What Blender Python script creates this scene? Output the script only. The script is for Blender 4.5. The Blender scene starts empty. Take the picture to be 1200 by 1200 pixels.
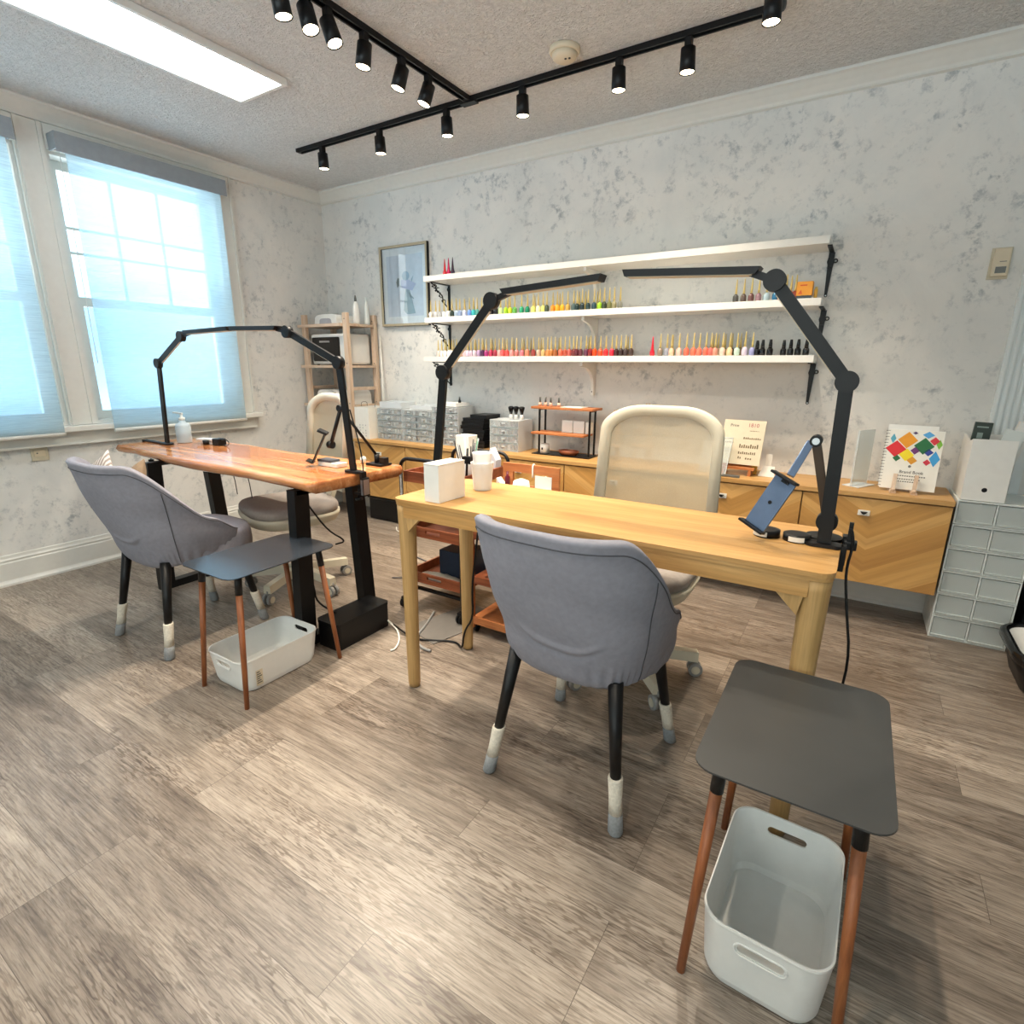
import bpy, bmesh, math, random
from mathutils import Vector, Matrix, noise

random.seed(7)
S = bpy.context.scene
COL = S.collection
PI = math.pi

# ------------------------------------------------------------------ camera
cam_d = bpy.data.cameras.new('camera')
cam_d.sensor_width = 36.0
cam_d.lens = 36.0 * 640.17 / 1200.0
cam_d.clip_start = 0.02
cam = bpy.data.objects.new('camera', cam_d)
COL.objects.link(cam)
YAW, PITCH, ROLL = -0.557875749, -0.261548896, 0.0068645
fw = Vector((math.sin(YAW) * math.cos(PITCH), math.cos(YAW) * math.cos(PITCH), math.sin(PITCH)))
rt = fw.cross(Vector((0, 0, 1))).normalized()
up = rt.cross(fw)
r2 = rt * math.cos(ROLL) + up * math.sin(ROLL)
u2 = -rt * math.sin(ROLL) + up * math.cos(ROLL)
CAM = Vector((0, 0, 1.2))
cam.matrix_world = Matrix(((r2.x, u2.x, -fw.x, CAM.x), (r2.y, u2.y, -fw.y, CAM.y), (r2.z, u2.z, -fw.z, CAM.z), (0, 0, 0, 1)))
S.camera = cam

# ------------------------------------------------------------------ world, light, exposure
S.view_settings.view_transform = 'Standard'
S.view_settings.look = 'None'
S.view_settings.gamma = 1.0
S.view_settings.exposure = 1.33
S.view_settings.use_curve_mapping = False
S.cycles.use_denoising = True
S.cycles.max_bounces = 8
S.cycles.diffuse_bounces = 4
S.cycles.transparent_max_bounces = 12
S.cycles.caustics_reflective = False
S.cycles.caustics_refractive = False
S.cycles.sample_clamp_indirect = 6.0

SKY_STRENGTH = 2.15
PANEL_STRENGTH = 4.5
SPOT_W = 19.0
W = bpy.data.worlds.new('sky'); S.world = W; W.use_nodes = True
wn, wl = W.node_tree.nodes, W.node_tree.links
bg = wn['Background']
tc = wn.new('ShaderNodeTexCoord'); nz = wn.new('ShaderNodeTexNoise'); nz.inputs['Scale'].default_value = 3.0
nz.inputs['Detail'].default_value = 4
cr = wn.new('ShaderNodeValToRGB')
cr.color_ramp.elements[0].position = 0.38; cr.color_ramp.elements[0].color = (0.24, 0.55, 0.95, 1)
cr.color_ramp.elements[1].position = 0.66; cr.color_ramp.elements[1].color = (0.60, 0.90, 1.0, 1)
wl.new(tc.outputs['Generated'], nz.inputs['Vector']); wl.new(nz.outputs['Fac'], cr.inputs['Fac'])
# towards -Y an added neutral glow replaces open sky, for less blue daylight
sp_ = wn.new('ShaderNodeSeparateXYZ'); wl.new(tc.outputs['Generated'], sp_.inputs[0])
mr_ = wn.new('ShaderNodeMapRange'); mr_.inputs['From Min'].default_value = -.15; mr_.inputs['From Max'].default_value = -.55; wl.new(sp_.outputs[1], mr_.inputs[0])
mxw = wn.new('ShaderNodeMix'); mxw.data_type = 'RGBA'; wl.new(mr_.outputs[0], mxw.inputs[0]); wl.new(cr.outputs['Color'], mxw.inputs[6]); mxw.inputs[7].default_value = (.56, .575, .56, 1)
mg_ = wn.new('ShaderNodeMapRange'); mg_.inputs['From Min'].default_value = -.13; mg_.inputs['From Max'].default_value = -.22; wl.new(sp_.outputs[2], mg_.inputs[0])
mx2 = wn.new('ShaderNodeMix'); mx2.data_type = 'RGBA'; wl.new(mg_.outputs[0], mx2.inputs[0]); wl.new(mxw.outputs[2], mx2.inputs[6]); mx2.inputs[7].default_value = (1.25, 1.35, 1.45, 1)   # added bright lower world, sends light up to the ceiling
wl.new(mx2.outputs[2], bg.inputs['Color']); bg.inputs['Strength'].default_value = SKY_STRENGTH

def portal(y0, y1):
    l = bpy.data.lights.new('daylight_portal', 'AREA'); l.shape = 'RECTANGLE'
    l.size = y1 - y0; l.size_y = 1.5; l.cycles.is_portal = True
    o = bpy.data.objects.new('daylight_portal', l); COL.objects.link(o)
    o.matrix_world = Matrix.Translation((-4.02, (y0 + y1) / 2, 1.57)) @ Matrix.Rotation(-PI / 2, 4, 'Y') @ Matrix.Rotation(PI / 2, 4, 'Z')
portal(0.38, 1.36); portal(1.46, 2.44)
_l = bpy.data.lights.new('daylight_portal', 'AREA'); _l.shape = 'RECTANGLE'; _l.size = 3.6; _l.size_y = 1.9; _l.cycles.is_portal = True
_o = bpy.data.objects.new('daylight_portal', _l); COL.objects.link(_o); _o.matrix_world = Matrix.Translation((-.85, -1.98, 1.4)) @ Matrix.Rotation(PI / 2, 4, 'X')  # portal of the added window behind the viewer

# ------------------------------------------------------------------ materials
def srgb(h):
    h = h.lstrip('#'); c = [int(h[i:i + 2], 16) / 255 for i in (0, 2, 4)]
    return tuple([x / 12.92 if x <= .04045 else ((x + .055) / 1.055) ** 2.4 for x in c]) + (1,)

class M:
    """small node-material helper"""
    def __init__(s, name, col='#808080', rough=.5, metal=0.0, spec=.5):
        s.m = bpy.data.materials.new(name); s.m.use_nodes = True
        s.n, s.l = s.m.node_tree.nodes, s.m.node_tree.links
        s.b = s.n['Principled BSDF']
        s.b.inputs['Base Color'].default_value = srgb(col) if isinstance(col, str) else col
        s.b.inputs['Roughness'].default_value = rough; s.b.inputs['Metallic'].default_value = metal
        s.b.inputs['Specular IOR Level'].default_value = spec
        s.m.diffuse_color = s.b.inputs['Base Color'].default_value
    def coord(s, scale=(1, 1, 1), rot=(0, 0, 0), loc=(0, 0, 0), kind='Object'):
        t = s.n.new('ShaderNodeTexCoord'); mp = s.n.new('ShaderNodeMapping')
        mp.inputs['Scale'].default_value = scale; mp.inputs['Rotation'].default_value = rot; mp.inputs['Location'].default_value = loc
        if kind == 'World':
            g = s.n.new('ShaderNodeNewGeometry'); s.l.new(g.outputs['Position'], mp.inputs['Vector'])
        else: s.l.new(t.outputs[kind], mp.inputs['Vector'])
        return mp.outputs['Vector']
    def noise(s, vec, scale=5, detail=4, rough=.5, dist=0):
        q = s.n.new('ShaderNodeTexNoise'); q.inputs['Scale'].default_value = scale; q.inputs['Detail'].default_value = detail
        q.inputs['Roughness'].default_value = rough; q.inputs['Distortion'].default_value = dist
        s.l.new(vec, q.inputs['Vector']); return q.outputs['Fac']
    def ramp(s, fac, stops):
        r = s.n.new('ShaderNodeValToRGB'); e = r.color_ramp.elements
        while len(e) < len(stops): e.new(.5)
        for i, (p, c) in enumerate(stops):
            e[i].position = p; e[i].color = srgb(c) if isinstance(c, str) else c
        s.l.new(fac, r.inputs['Fac']); return r.outputs['Color']
    def mix(s, fac, a, b, mode='MIX'):
        x = s.n.new('ShaderNodeMix'); x.data_type = 'RGBA'; x.blend_type = mode
        for i, v in ((0, fac), (6, a), (7, b)):
            if isinstance(v, (int, float)): x.inputs[i].default_value = v
            elif isinstance(v, str): x.inputs[i].default_value = srgb(v)
            elif isinstance(v, tuple): x.inputs[i].default_value = v
            else: s.l.new(v, x.inputs[i])
        return x.outputs[2]
    def math(s, op, a, b=0.0):
        x = s.n.new('ShaderNodeMath'); x.operation = op
        for i, v in ((0, a), (1, b)):
            if isinstance(v, (int, float)): x.inputs[i].default_value = v
            else: s.l.new(v, x.inputs[i])
        return x.outputs[0]
    def color(s, c): s.l.new(c, s.b.inputs['Base Color']); return s
    def bump(s, h, strength=.3, dist=.01):
        b = s.n.new('ShaderNodeBump'); b.inputs['Strength'].default_value = strength; b.inputs['Distance'].default_value = dist
        s.l.new(h, b.inputs['Height']); s.l.new(b.outputs['Normal'], s.b.inputs['Normal']); return s

def simple(name, col, rough=.5, metal=0.0, var=.06, scale=30, spec=.5, bump=0):
    m = M(name, col, rough, metal, spec)
    v = m.coord()
    n = m.noise(v, scale, 3)
    c = srgb(col) if isinstance(col, str) else col
    lo = tuple(x * (1 - var) for x in c[:3]) + (1,); hi = tuple(min(1, x * (1 + var)) for x in c[:3]) + (1,)
    m.color(m.ramp(n, [(.3, lo), (.7, hi)]))
    if bump: m.bump(n, bump, .002)
    return m.m

def wood(name, dark, mid, light, axis=0, scale=1.0, rough=.45, contrast=(.3, .5, .7), rot=(0, 0, 0)):
    m = M(name, mid, rough)
    sc = [9 * scale] * 3; sc[axis] = .8 * scale
    v = m.coord(tuple(sc), rot)
    n1 = m.noise(v, 2.2, 5, .6, .8)
    sc2 = [60 * scale] * 3; sc2[axis] = 2.0 * scale
    n2 = m.noise(m.coord(tuple(sc2), rot), 3, 3, .6)
    c = m.ramp(n1, [(contrast[0], dark), (contrast[1], mid), (contrast[2], light)])
    g = m.ramp(n2, [(.35, (.72, .72, .72, 1)), (.6, (1, 1, 1, 1))])
    m.color(m.mix(.6, c, g, 'MULTIPLY')); m.bump(n2, .08, .001)
    return m.m

def plastic(name, col=(.9, .93, .93, 1), alpha=.5, rough=.25, white=.5):
    """clear or frosted plastic: partly see-through, partly white"""
    m = bpy.data.materials.new(name); m.use_nodes = True
    n, l = m.node_tree.nodes, m.node_tree.links
    n.remove(n['Principled BSDF'])
    tr = n.new('ShaderNodeBsdfTransparent'); tr.inputs[0].default_value = (.93, .97, .97, 1)
    df = n.new('ShaderNodeBsdfPrincipled'); df.inputs['Base Color'].default_value = col; df.inputs['Roughness'].default_value = rough
    fr0 = n.new('ShaderNodeLayerWeight'); fr = n.new('ShaderNodeMath'); fr.operation = 'POWER'; fr.inputs[1].default_value = 4.0; l.new(fr0.outputs['Facing'], fr.inputs[0])
    mp = n.new('ShaderNodeMath'); mp.operation = 'ADD'; mp.inputs[1].default_value = 1 - alpha; mp.use_clamp = True
    l.new(fr.outputs[0], mp.inputs[0])
    mx = n.new('ShaderNodeMixShader'); l.new(mp.outputs[0], mx.inputs[0]); l.new(tr.outputs[0], mx.inputs[1]); l.new(df.outputs[0], mx.inputs[2])
    l.new(mx.outputs[0], n['Material Output'].inputs[0]); m.diffuse_color = col
    return m

def emit(name, col, strength):
    m = bpy.data.materials.new(name); m.use_nodes = True
    n, l = m.node_tree.nodes, m.node_tree.links; n.remove(n['Principled BSDF'])
    e = n.new('ShaderNodeEmission'); e.inputs[0].default_value = col; e.inputs[1].default_value = strength
    l.new(e.outputs[0], n['Material Output'].inputs[0]); return m

MT = {}
# wallpaper
m = M('wallpaper', '#d2d4d0', .75, spec=.2)
v = m.coord(kind='World')
a = m.noise(v, 2.0, 6, .65, .6); b2 = m.noise(v, 17, 8, .72, .15); c3 = m.noise(v, 4.5, 6, .75, .3)
base = m.ramp(a, [(.35, '#d9dad7'), (.65, '#e8e6e1')])
spk = m.ramp(b2, [(.50, (0, 0, 0, 1)), (.62, (1, 1, 1, 1))]); msk = m.ramp(c3, [(.45, (0, 0, 0, 1)), (.62, (1, 1, 1, 1))])
fac = m.mix(1.0, spk, msk, 'MULTIPLY')
m.color(m.mix(fac, base, '#a9aeb0')); m.bump(b2, .12, .004); MT['wall'] = m.m
# ceiling stucco
m = M('stucco', '#cfcfcd', .9, spec=.1); v = m.coord(kind='World')
n1 = m.noise(v, 55, 4, .7, .6); m.color(m.ramp(n1, [(.35, '#e6e6e4'), (.62, '#f6f6f4')])); m.bump(n1, 1.0, .03); MT['ceiling'] = m.m
# floor planks
m = M('floor_planks', '#9a8f84', .38, spec=.5)
v = m.coord(kind='World', loc=(0.31, -0.02, 0))
br = m.n.new('ShaderNodeTexBrick'); m.l.new(v, br.inputs['Vector'])
br.inputs['Scale'].default_value = 1.0; br.inputs['Brick Width'].default_value = 1.15; br.inputs['Row Height'].default_value = .15
br.inputs['Mortar Size'].default_value = .0008; br.inputs['Mortar Smooth'].default_value = .2; br.inputs['Bias'].default_value = 0
br.offset = .37; br.offset_frequency = 3; br.squash = 1.0
br.inputs['Color1'].default_value = (0, 0, 0, 1); br.inputs['Color2'].default_value = (1, 1, 1, 1); br.inputs['Mortar'].default_value = (.5, .5, .5, 1)
cx = m.n.new('ShaderNodeCombineXYZ'); rnd = m.math('MULTIPLY', br.outputs['Color'], 17.0)
m.l.new(rnd, cx.inputs[0]); m.l.new(rnd, cx.inputs[2])
def padd(vec):
    x = m.n.new('ShaderNodeVectorMath'); x.operation = 'ADD'; m.l.new(vec, x.inputs[0]); m.l.new(cx.outputs[0], x.inputs[1]); return x.outputs[0]
g1 = m.noise(padd(m.coord((1.1, 6.5, 1), kind='World')), 2.4, 6, .62, 1.4)      # cathedral figure
gw = m.n.new('ShaderNodeTexWave'); gw.wave_type = 'BANDS'; gw.bands_direction = 'Y'; gw.inputs['Scale'].default_value = 13.0; gw.inputs['Distortion'].default_value = 11.0
gw.inputs['Detail'].default_value = 2; gw.inputs['Detail Scale'].default_value = 7; gw.inputs['Detail Roughness'].default_value = .4
m.l.new(padd(m.coord((.16, 1.0, 1), kind='World')), gw.inputs['Vector'])
g2 = m.noise(padd(m.coord((4.5, 120, 1), kind='World')), 2.0, 6, .74, .25)
g3 = m.noise(padd(m.coord((3.0, 9, 1), kind='World')), 1.9, 3, .6, .4)
tone = m.ramp(br.outputs['Color'], [(0.0, '#665a50'), (.35, '#7b6f64'), (.7, '#918579'), (1.0, '#a3978a')])
gr = m.ramp(g1, [(.30, '#52483f'), (.46, '#82776b'), (.60, '#a3988b'), (.75, '#b3a89b')])
col = m.mix(.42, tone, gr, 'MIX')
cath = m.ramp(gw.outputs['Fac'], [(.08, (.62, .58, .55, 1)), (.35, (1, 1, 1, 1)), (.9, (1.06, 1.06, 1.06, 1))])
cmask = m.ramp(m.noise(padd(m.coord((.8, 3, 1), kind='World')), 2.0, 2), [(.42, (.15, .15, .15, 1)), (.6, (1, 1, 1, 1))])
col = m.mix(cmask, col, m.mix(1.0, col, cath, 'MULTIPLY'))
fine = m.ramp(g2, [(.40, (.50, .47, .45, 1)), (.50, (1, 1, 1, 1)), (.64, (1.28, 1.28, 1.28, 1))])
col = m.mix(.8, col, fine, 'MULTIPLY')
knot = m.ramp(g3, [(.66, (0, 0, 0, 1)), (.74, (1, 1, 1, 1))])
col = m.mix(m.math('MULTIPLY', knot, .7), col, '#4b4038')
seam = m.ramp(br.outputs['Fac'], [(.4, (1, 1, 1, 1)), (.8, (.45, .42, .4, 1))])
col = m.mix(1.0, col, seam, 'MULTIPLY'); m.color(col); m.bump(g2, .10, .002)
m.l.new(m.ramp(g2, [(.3, (.40, .40, .40, 1)), (.7, (.27, .27, .27, 1))]), m.b.inputs['Roughness'])
MT['floor'] = m.m

MT['trim'] = simple('painted_trim', '#dcdcd6', .45, var=.02)
MT['fabric'] = simple('grey_velvet', '#8d8d97', .8, var=.07, scale=60, spec=.25, bump=.15)
MT['fabric2'] = simple('taupe_fabric', '#a29a94', .85, var=.06, scale=80, spec=.2, bump=.15)
MT['seam'] = simple('dark_stitching', '#4c4d54', .8)
MT['black'] = simple('black_metal', '#0e0f11', .42, .1, var=.1, spec=.35)
MT['blackp'] = simple('black_plastic', '#0b0b0d', .42, var=.1, spec=.35)
MT['matte'] = simple('matte_charcoal', '#3b3c3c', .42, var=.05, scale=12)
MT['matte_sheen'] = simple('matte_window_sheen', '#3d434b', .24, .45, var=.05, scale=12, spec=.9)  # bluer, glossier copy of the charcoal, window reflection put into its colour
MT['walnut'] = wood('walnut_leg', '#7a4526', '#96572f', '#a8683c', 2, 2.0)
MT['oak'] = wood('oak_top', '#b2854a', '#c19458', '#cba066', 0, .8, .42)
MT['oakv'] = wood('oak_leg', '#b08b55', '#bd9862', '#c8a46f', 2, 1.0, .5)
MT['pine'] = wood('pale_pine', '#c5a78b', '#d5bba2', '#e0cab4', 2, 1.0, .6)
MT['pinex'] = wood('pale_pine_shelf', '#c5a78b', '#d5bba2', '#e0cab4', 0, 1.0, .6)
MT['traywood'] = wood('reddish_tray_wood', '#6d3620', '#8a4a2c', '#a35e3a', 0, 1.2, .5)
MT['orangewood'] = wood('orange_wood', '#a65f33', '#bd7442', '#cf8a55', 0, 1.2, .5)
MT['slab'] = wood('live_edge_slab', '#a35f36', '#c4804f', '#dda574', 0, .7, .09, (.32, .5, .66))
MT['white'] = simple('white_plastic', '#e3e3df', .4, var=.02)
MT['white2'] = simple('warm_white_shell', '#cdc6b2', .45, var=.02)
MT['paper'] = simple('white_paper', '#e8e6de', .7, var=.02)
MT['cream'] = simple('cream_card', '#d9cdb4', .7, var=.03)
MT['whitepaint'] = simple('white_shelf', '#e9e7e1', .4, var=.015)
MT['sock'] = simple('cream_knit', '#d3ccbd', .9, var=.12, scale=150, bump=.4)
MT['sockg'] = simple('grey_knit', '#85888a', .9, var=.12, scale=150, bump=.4)
MT['rubber'] = simple('grey_caster', '#8e8e8c', .5)
MT['chrome'] = simple('brushed_steel', '#b9bbbd', .3, .9)
MT['gold'] = simple('gold_cap', '#d8c078', .3, .35, var=.05)
MT['goldf'] = simple('gilt_frame', '#b6a88d', .4, .2)
MT['pblack'] = simple('glossy_black', '#0b0b0d', .15)
MT['frost'] = plastic('frosted_plastic', (.60, .65, .64, 1), .32, .35)
MT['frostf'] = plastic('frosted_edge', (.74, .79, .77, 1), .10, .3)
MT['clear'] = plastic('clear_acrylic', (.85, .88, .9, 1), .78, .12)
MT['cleare'] = plastic('acrylic_edge', (.82, .85, .87, 1), .35, .12)
MT['glass'] = plastic('window_glass', (.8, .9, .95, 1), .97, .02)
MT['panel'] = emit('panel_diffuser', (.94, .98, 1, 1), PANEL_STRENGTH)
MT['lampface'] = emit('lamp_face', (1, .80, .52, 1), 12)
MT['tan'] = simple('tan_cushion', '#84705a', .85, var=.1, bump=.2)
MT['stripe'] = simple('striped_cushion', '#cfc5bd', .85, var=.08)
MT['hardware'] = simple('aged_steel', '#6b6c68', .4, .5)
MT['beige'] = simple('almond_plastic', '#c9c1aa', .5)
MT['navy'] = simple('navy_box', '#1e2a3c', .5)
MT['valance'] = simple('grey_valance', '#8f979e', .5)
MT['glassblue'] = plastic('sanitizer_gel', (.62, .76, .86, 1), .45, .1)
# chevron oak fronts
m = M('chevron_oak', '#c4955a', .45)
tcn = m.n.new('ShaderNodeTexCoord'); sx = m.n.new('ShaderNodeSeparateXYZ'); m.l.new(tcn.outputs['Object'], sx.inputs[0])
ax = m.math('ABSOLUTE', sx.outputs[0]); t1 = m.math('ADD', sx.outputs[2], m.math('MULTIPLY', ax, -.62))
t2 = m.math('ADD', ax, m.math('MULTIPLY', sx.outputs[2], .62))
cmb = m.n.new('ShaderNodeCombineXYZ'); m.l.new(m.math('MULTIPLY', t1, 28.0), cmb.inputs[0]); m.l.new(m.math('MULTIPLY', t2, 1.2), cmb.inputs[1])
q = m.noise(cmb.outputs[0], 1.2, 4, .6); st = m.math('SNAP', t1, .055); wn2 = m.n.new('ShaderNodeTexWhiteNoise'); wn2.noise_dimensions = '1D'
m.l.new(m.math('MULTIPLY', st, 37.0), wn2.inputs['W'])
tone = m.ramp(wn2.outputs['Value'], [(0, '#a97a42'), (.5, '#c0914f'), (1, '#d0a465')])
m.color(m.mix(.55, tone, m.ramp(q, [(.35, (.7, .66, .6, 1)), (.6, (1.08, 1.08, 1.08, 1))]), 'MULTIPLY')); MT['chevron'] = m.m
# roller blind: sheer woven fabric, part see-through, part translucent
m = bpy.data.materials.new('sheer_blind'); m.use_nodes = True; n_, l_ = m.node_tree.nodes, m.node_tree.links
n_.remove(n_['Principled BSDF'])
g = n_.new('ShaderNodeNewGeometry'); mp_ = n_.new('ShaderNodeMapping'); mp_.inputs['Scale'].default_value = (1, 6, 160); l_.new(g.outputs['Position'], mp_.inputs[0])
nn = n_.new('ShaderNodeTexNoise'); nn.inputs['Scale'].default_value = 2; nn.inputs['Detail'].default_value = 4; l_.new(mp_.outputs[0], nn.inputs[0])
rr = n_.new('ShaderNodeMapRange'); rr.inputs['From Min'].default_value = .3; rr.inputs['From Max'].default_value = .7
rr.inputs['To Min'].default_value = .46; rr.inputs['To Max'].default_value = .62; l_.new(nn.outputs['Fac'], rr.inputs[0])
tl = n_.new('ShaderNodeBsdfTranslucent'); tl.inputs[0].default_value = srgb('#c6e2f0')
df = n_.new('ShaderNodeBsdfDiffuse'); df.inputs[0].default_value = srgb('#c9cbc4')
ad = n_.new('ShaderNodeMixShader'); ad.inputs[0].default_value = .32; l_.new(tl.outputs[0], ad.inputs[1]); l_.new(df.outputs[0], ad.inputs[2])
tp = n_.new('ShaderNodeBsdfTransparent'); mx_ = n_.new('ShaderNodeMixShader')
l_.new(rr.outputs[0], mx_.inputs[0]); l_.new(tp.outputs[0], mx_.inputs[1]); l_.new(ad.outputs[0], mx_.inputs[2]); l_.new(mx_.outputs[0], n_['Material Output'].inputs[0])
MT['blind'] = m
# mesh back fabric
m = bpy.data.materials.new('beige_mesh'); m.use_nodes = True; n_, l_ = m.node_tree.nodes, m.node_tree.links
pb = n_['Principled BSDF']; pb.inputs['Base Color'].default_value = srgb('#b9af97'); pb.inputs['Roughness'].default_value = .7
tp = n_.new('ShaderNodeBsdfTransparent'); mx_ = n_.new('ShaderNodeMixShader'); mx_.inputs[0].default_value = .84
wv = n_.new('ShaderNodeTexNoise'); wv.inputs['Scale'].default_value = 220; mr = n_.new('ShaderNodeMapRange'); mr.inputs['To Min'].default_value = .55; mr.inputs['To Max'].default_value = .93
l_.new(wv.outputs['Fac'], mr.inputs[0]); l_.new(mr.outputs[0], mx_.inputs[0])
l_.new(tp.outputs[0], mx_.inputs[1]); l_.new(pb.outputs[0], mx_.inputs[2]); l_.new(mx_.outputs[0], n_['Material Output'].inputs[0]); MT['mesh'] = m
m = bpy.data.materials.new('insect_mesh'); m.use_nodes = True; n_, l_ = m.node_tree.nodes, m.node_tree.links
_d = n_['Principled BSDF']; _d.inputs['Base Color'].default_value = (.05, .05, .055, 1); _t = n_.new('ShaderNodeBsdfTransparent'); _x = n_.new('ShaderNodeMixShader'); _x.inputs[0].default_value = .28
l_.new(_t.outputs[0], _x.inputs[1]); l_.new(_d.outputs[0], _x.inputs[2]); l_.new(_x.outputs[0], n_['Material Output'].inputs[0]); MT['screen'] = m
_cc = {}
def cm(h, rough=.35):
    if h not in _cc: _cc[h] = simple('colour_' + h.strip('#'), h, rough, var=.04)
    return _cc[h]

# ------------------------------------------------------------------ geometry helper
MX = {}          # world matrix kept for each object name
class G:
    def __init__(s, mat=None): s.bm = bmesh.new(); s.mats = []; s.cur = 0; s.T = mat or Matrix.Identity(4)
    def use(s, material):
        if material not in s.mats: s.mats.append(material)
        s.cur = s.mats.index(material); return s
    def _v(s, p): return s.bm.verts.new(s.T @ Vector(p))
    def face(s, vs, smooth=False):
        try: f = s.bm.faces.new(vs)
        except ValueError: return
        f.material_index = s.cur; f.smooth = smooth
    def poly(s, pts): s.face([s._v(p) for p in pts])
    def box(s, x0, x1, y0, y1, z0, z1, b=0.0):
        if b <= 0 or min(abs(x1 - x0), abs(y1 - y0), abs(z1 - z0)) < 2.5 * b:
            v = [s._v(p) for p in ((x0, y0, z0), (x1, y0, z0), (x1, y1, z0), (x0, y1, z0), (x0, y0, z1), (x1, y0, z1), (x1, y1, z1), (x0, y1, z1))]
            for f in ((0, 3, 2, 1), (4, 5, 6, 7), (0, 1, 5, 4), (1, 2, 6, 5), (2, 3, 7, 6), (3, 0, 4, 7)): s.face([v[i] for i in f])
        else:
            t = bmesh.new(); bmesh.ops.create_cube(t, size=1)
            for q in t.verts: q.co = Vector(((x0 + x1) / 2 + q.co.x * (x1 - x0), (y0 + y1) / 2 + q.co.y * (y1 - y0), (z0 + z1) / 2 + q.co.z * (z1 - z0)))
            bmesh.ops.bevel(t, geom=t.edges[:], offset=b, segments=2, affect='EDGES', profile=.6)
            s.merge(t)
        return s
    def merge(s, t, smooth=False):
        mp = {q: s._v(q.co) for q in t.verts}
        for f in t.faces: s.face([mp[q] for q in f.verts], smooth or f.smooth)
        t.free()
    def obox(s, p0, p1, w, h, upv=(0, 0, 1), b=0.0):
        """bar from p0 to p1: w across, h along upv"""
        p0, p1 = Vector(p0), Vector(p1); d = (p1 - p0); L = d.length; d.normalize(); u = Vector(upv)
        x = d.cross(u)
        if x.length < 1e-4: x = d.cross(Vector((0, 1, 0)))
        x.normalize(); u = x.cross(d)
        keep = s.T; s.T = keep @ Matrix(((x.x, d.x, u.x, p0.x), (x.y, d.y, u.y, p0.y), (x.z, d.z, u.z, p0.z), (0, 0, 0, 1)))
        s.box(-w / 2, w / 2, 0, L, -h / 2, h / 2, b); s.T = keep; return s
    def ring(s, c, ax, r, n, ph=0):
        ax = Vector(ax).normalized(); a = ax.orthogonal().normalized() if abs(ax.z) < .999 else Vector((1, 0, 0)); b = ax.cross(a)
        return [s._v(Vector(c) + r * (math.cos(2 * PI * i / n + ph) * a + math.sin(2 * PI * i / n + ph) * b)) for i in range(n)]
    def bridge(s, A, B, smooth=True, closed=True):
        n = len(A)
        for i in range(n if closed else n - 1): s.face([A[i], A[(i + 1) % n], B[(i + 1) % n], B[i]], smooth)
    def cyl(s, p0, p1, r0, r1=None, n=20, caps=True):
        r1 = r0 if r1 is None else r1; d = Vector(p1) - Vector(p0)
        A = s.ring(p0, d, r0, n); B = s.ring(p1, d, r1, n); s.bridge(A, B)
        if caps: s.face(A[::-1]); s.face(B)
        return s
    def lathe(s, c, prof, n=24, caps=True, axis=(0, 0, 1)):
        c = Vector(c); ax = Vector(axis).normalized(); R = [s.ring(c + ax * z, ax, max(r, 1e-4), n) for r, z in prof]
        for A, B in zip(R, R[1:]): s.bridge(A, B)
        if caps: s.face(R[0][::-1]); s.face(R[-1])
        return s
    def tube(s, pts, r, n=8, sm=0):
        pts = [Vector(p) for p in pts]
        for _ in range(sm):
            q = [pts[0]]
            for a, b in zip(pts, pts[1:]): q += [a * .75 + b * .25, a * .25 + b * .75]
            q.append(pts[-1]); pts = q
        t0 = (pts[1] - pts[0]).normalized(); a = t0.orthogonal().normalized(); rings = []
        for i, p in enumerate(pts):
            t = ((pts[min(i + 1, len(pts) - 1)] - pts[max(i - 1, 0)])).normalized()
            a = (a - t * a.dot(t)).normalized(); b = t.cross(a)
            rings.append([s._v(p + r * (math.cos(2 * PI * k / n) * a + math.sin(2 * PI * k / n) * b)) for k in range(n)])
        for A, B in zip(rings, rings[1:]): s.bridge(A, B)
        s.face(rings[0][::-1]); s.face(rings[-1]); return s
    def prism(s, pts, d):
        """extrude planar polygon pts (3D) by vector d"""
        A = [s._v(p) for p in pts]; B = [s._v(Vector(p) + Vector(d)) for p in pts]
        s.face(A[::-1]); s.face(B)
        for i in range(len(A)): s.face([A[i], A[(i + 1) % len(A)], B[(i + 1) % len(B)], B[i]])
        return s
    def rplate(s, x0, x1, y0, y1, z0, z1, r, n=6):
        return s.prism([(x, y, z0) for x, y in rrect(x0, x1, y0, y1, r, n)], (0, 0, z1 - z0))
    def out(s, name, mat=None, parent=None, loc=(0, 0, 0), smooth=None):
        """vertices are world coordinates (or the frame of s.T); the object keeps its origin at the parent or at loc"""
        if mat is not None and not s.mats: s.mats = [mat]
        P = MX[parent.name] if parent is not None else Matrix.Translation(loc)
        if parent is not None and getattr(s, 'local', False): P = Matrix.Identity(4)
        inv = P.inverted()
        for q in s.bm.verts: q.co = inv @ q.co
        bmesh.ops.recalc_face_normals(s.bm, faces=s.bm.faces[:])
        me = bpy.data.meshes.new(name); s.bm.to_mesh(me); s.bm.free()
        for q in s.mats: me.materials.append(q)
        o = bpy.data.objects.new(name, me); COL.objects.link(o)
        if parent is not None: o.parent = parent; MX[o.name] = MX[parent.name]
        else: o.location = loc; MX[o.name] = Matrix.Translation(loc)
        return o

def rrect(x0, x1, y0, y1, r, n=6):
    o = []
    for cx_, cy_, a0 in ((x1 - r, y1 - r, 0), (x0 + r, y1 - r, 90), (x0 + r, y0 + r, 180), (x1 - r, y0 + r, 270)):
        for i in range(n + 1):
            a = math.radians(a0 + 90 * i / n); o.append((cx_ + r * math.cos(a), cy_ + r * math.sin(a)))
    return o

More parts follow.
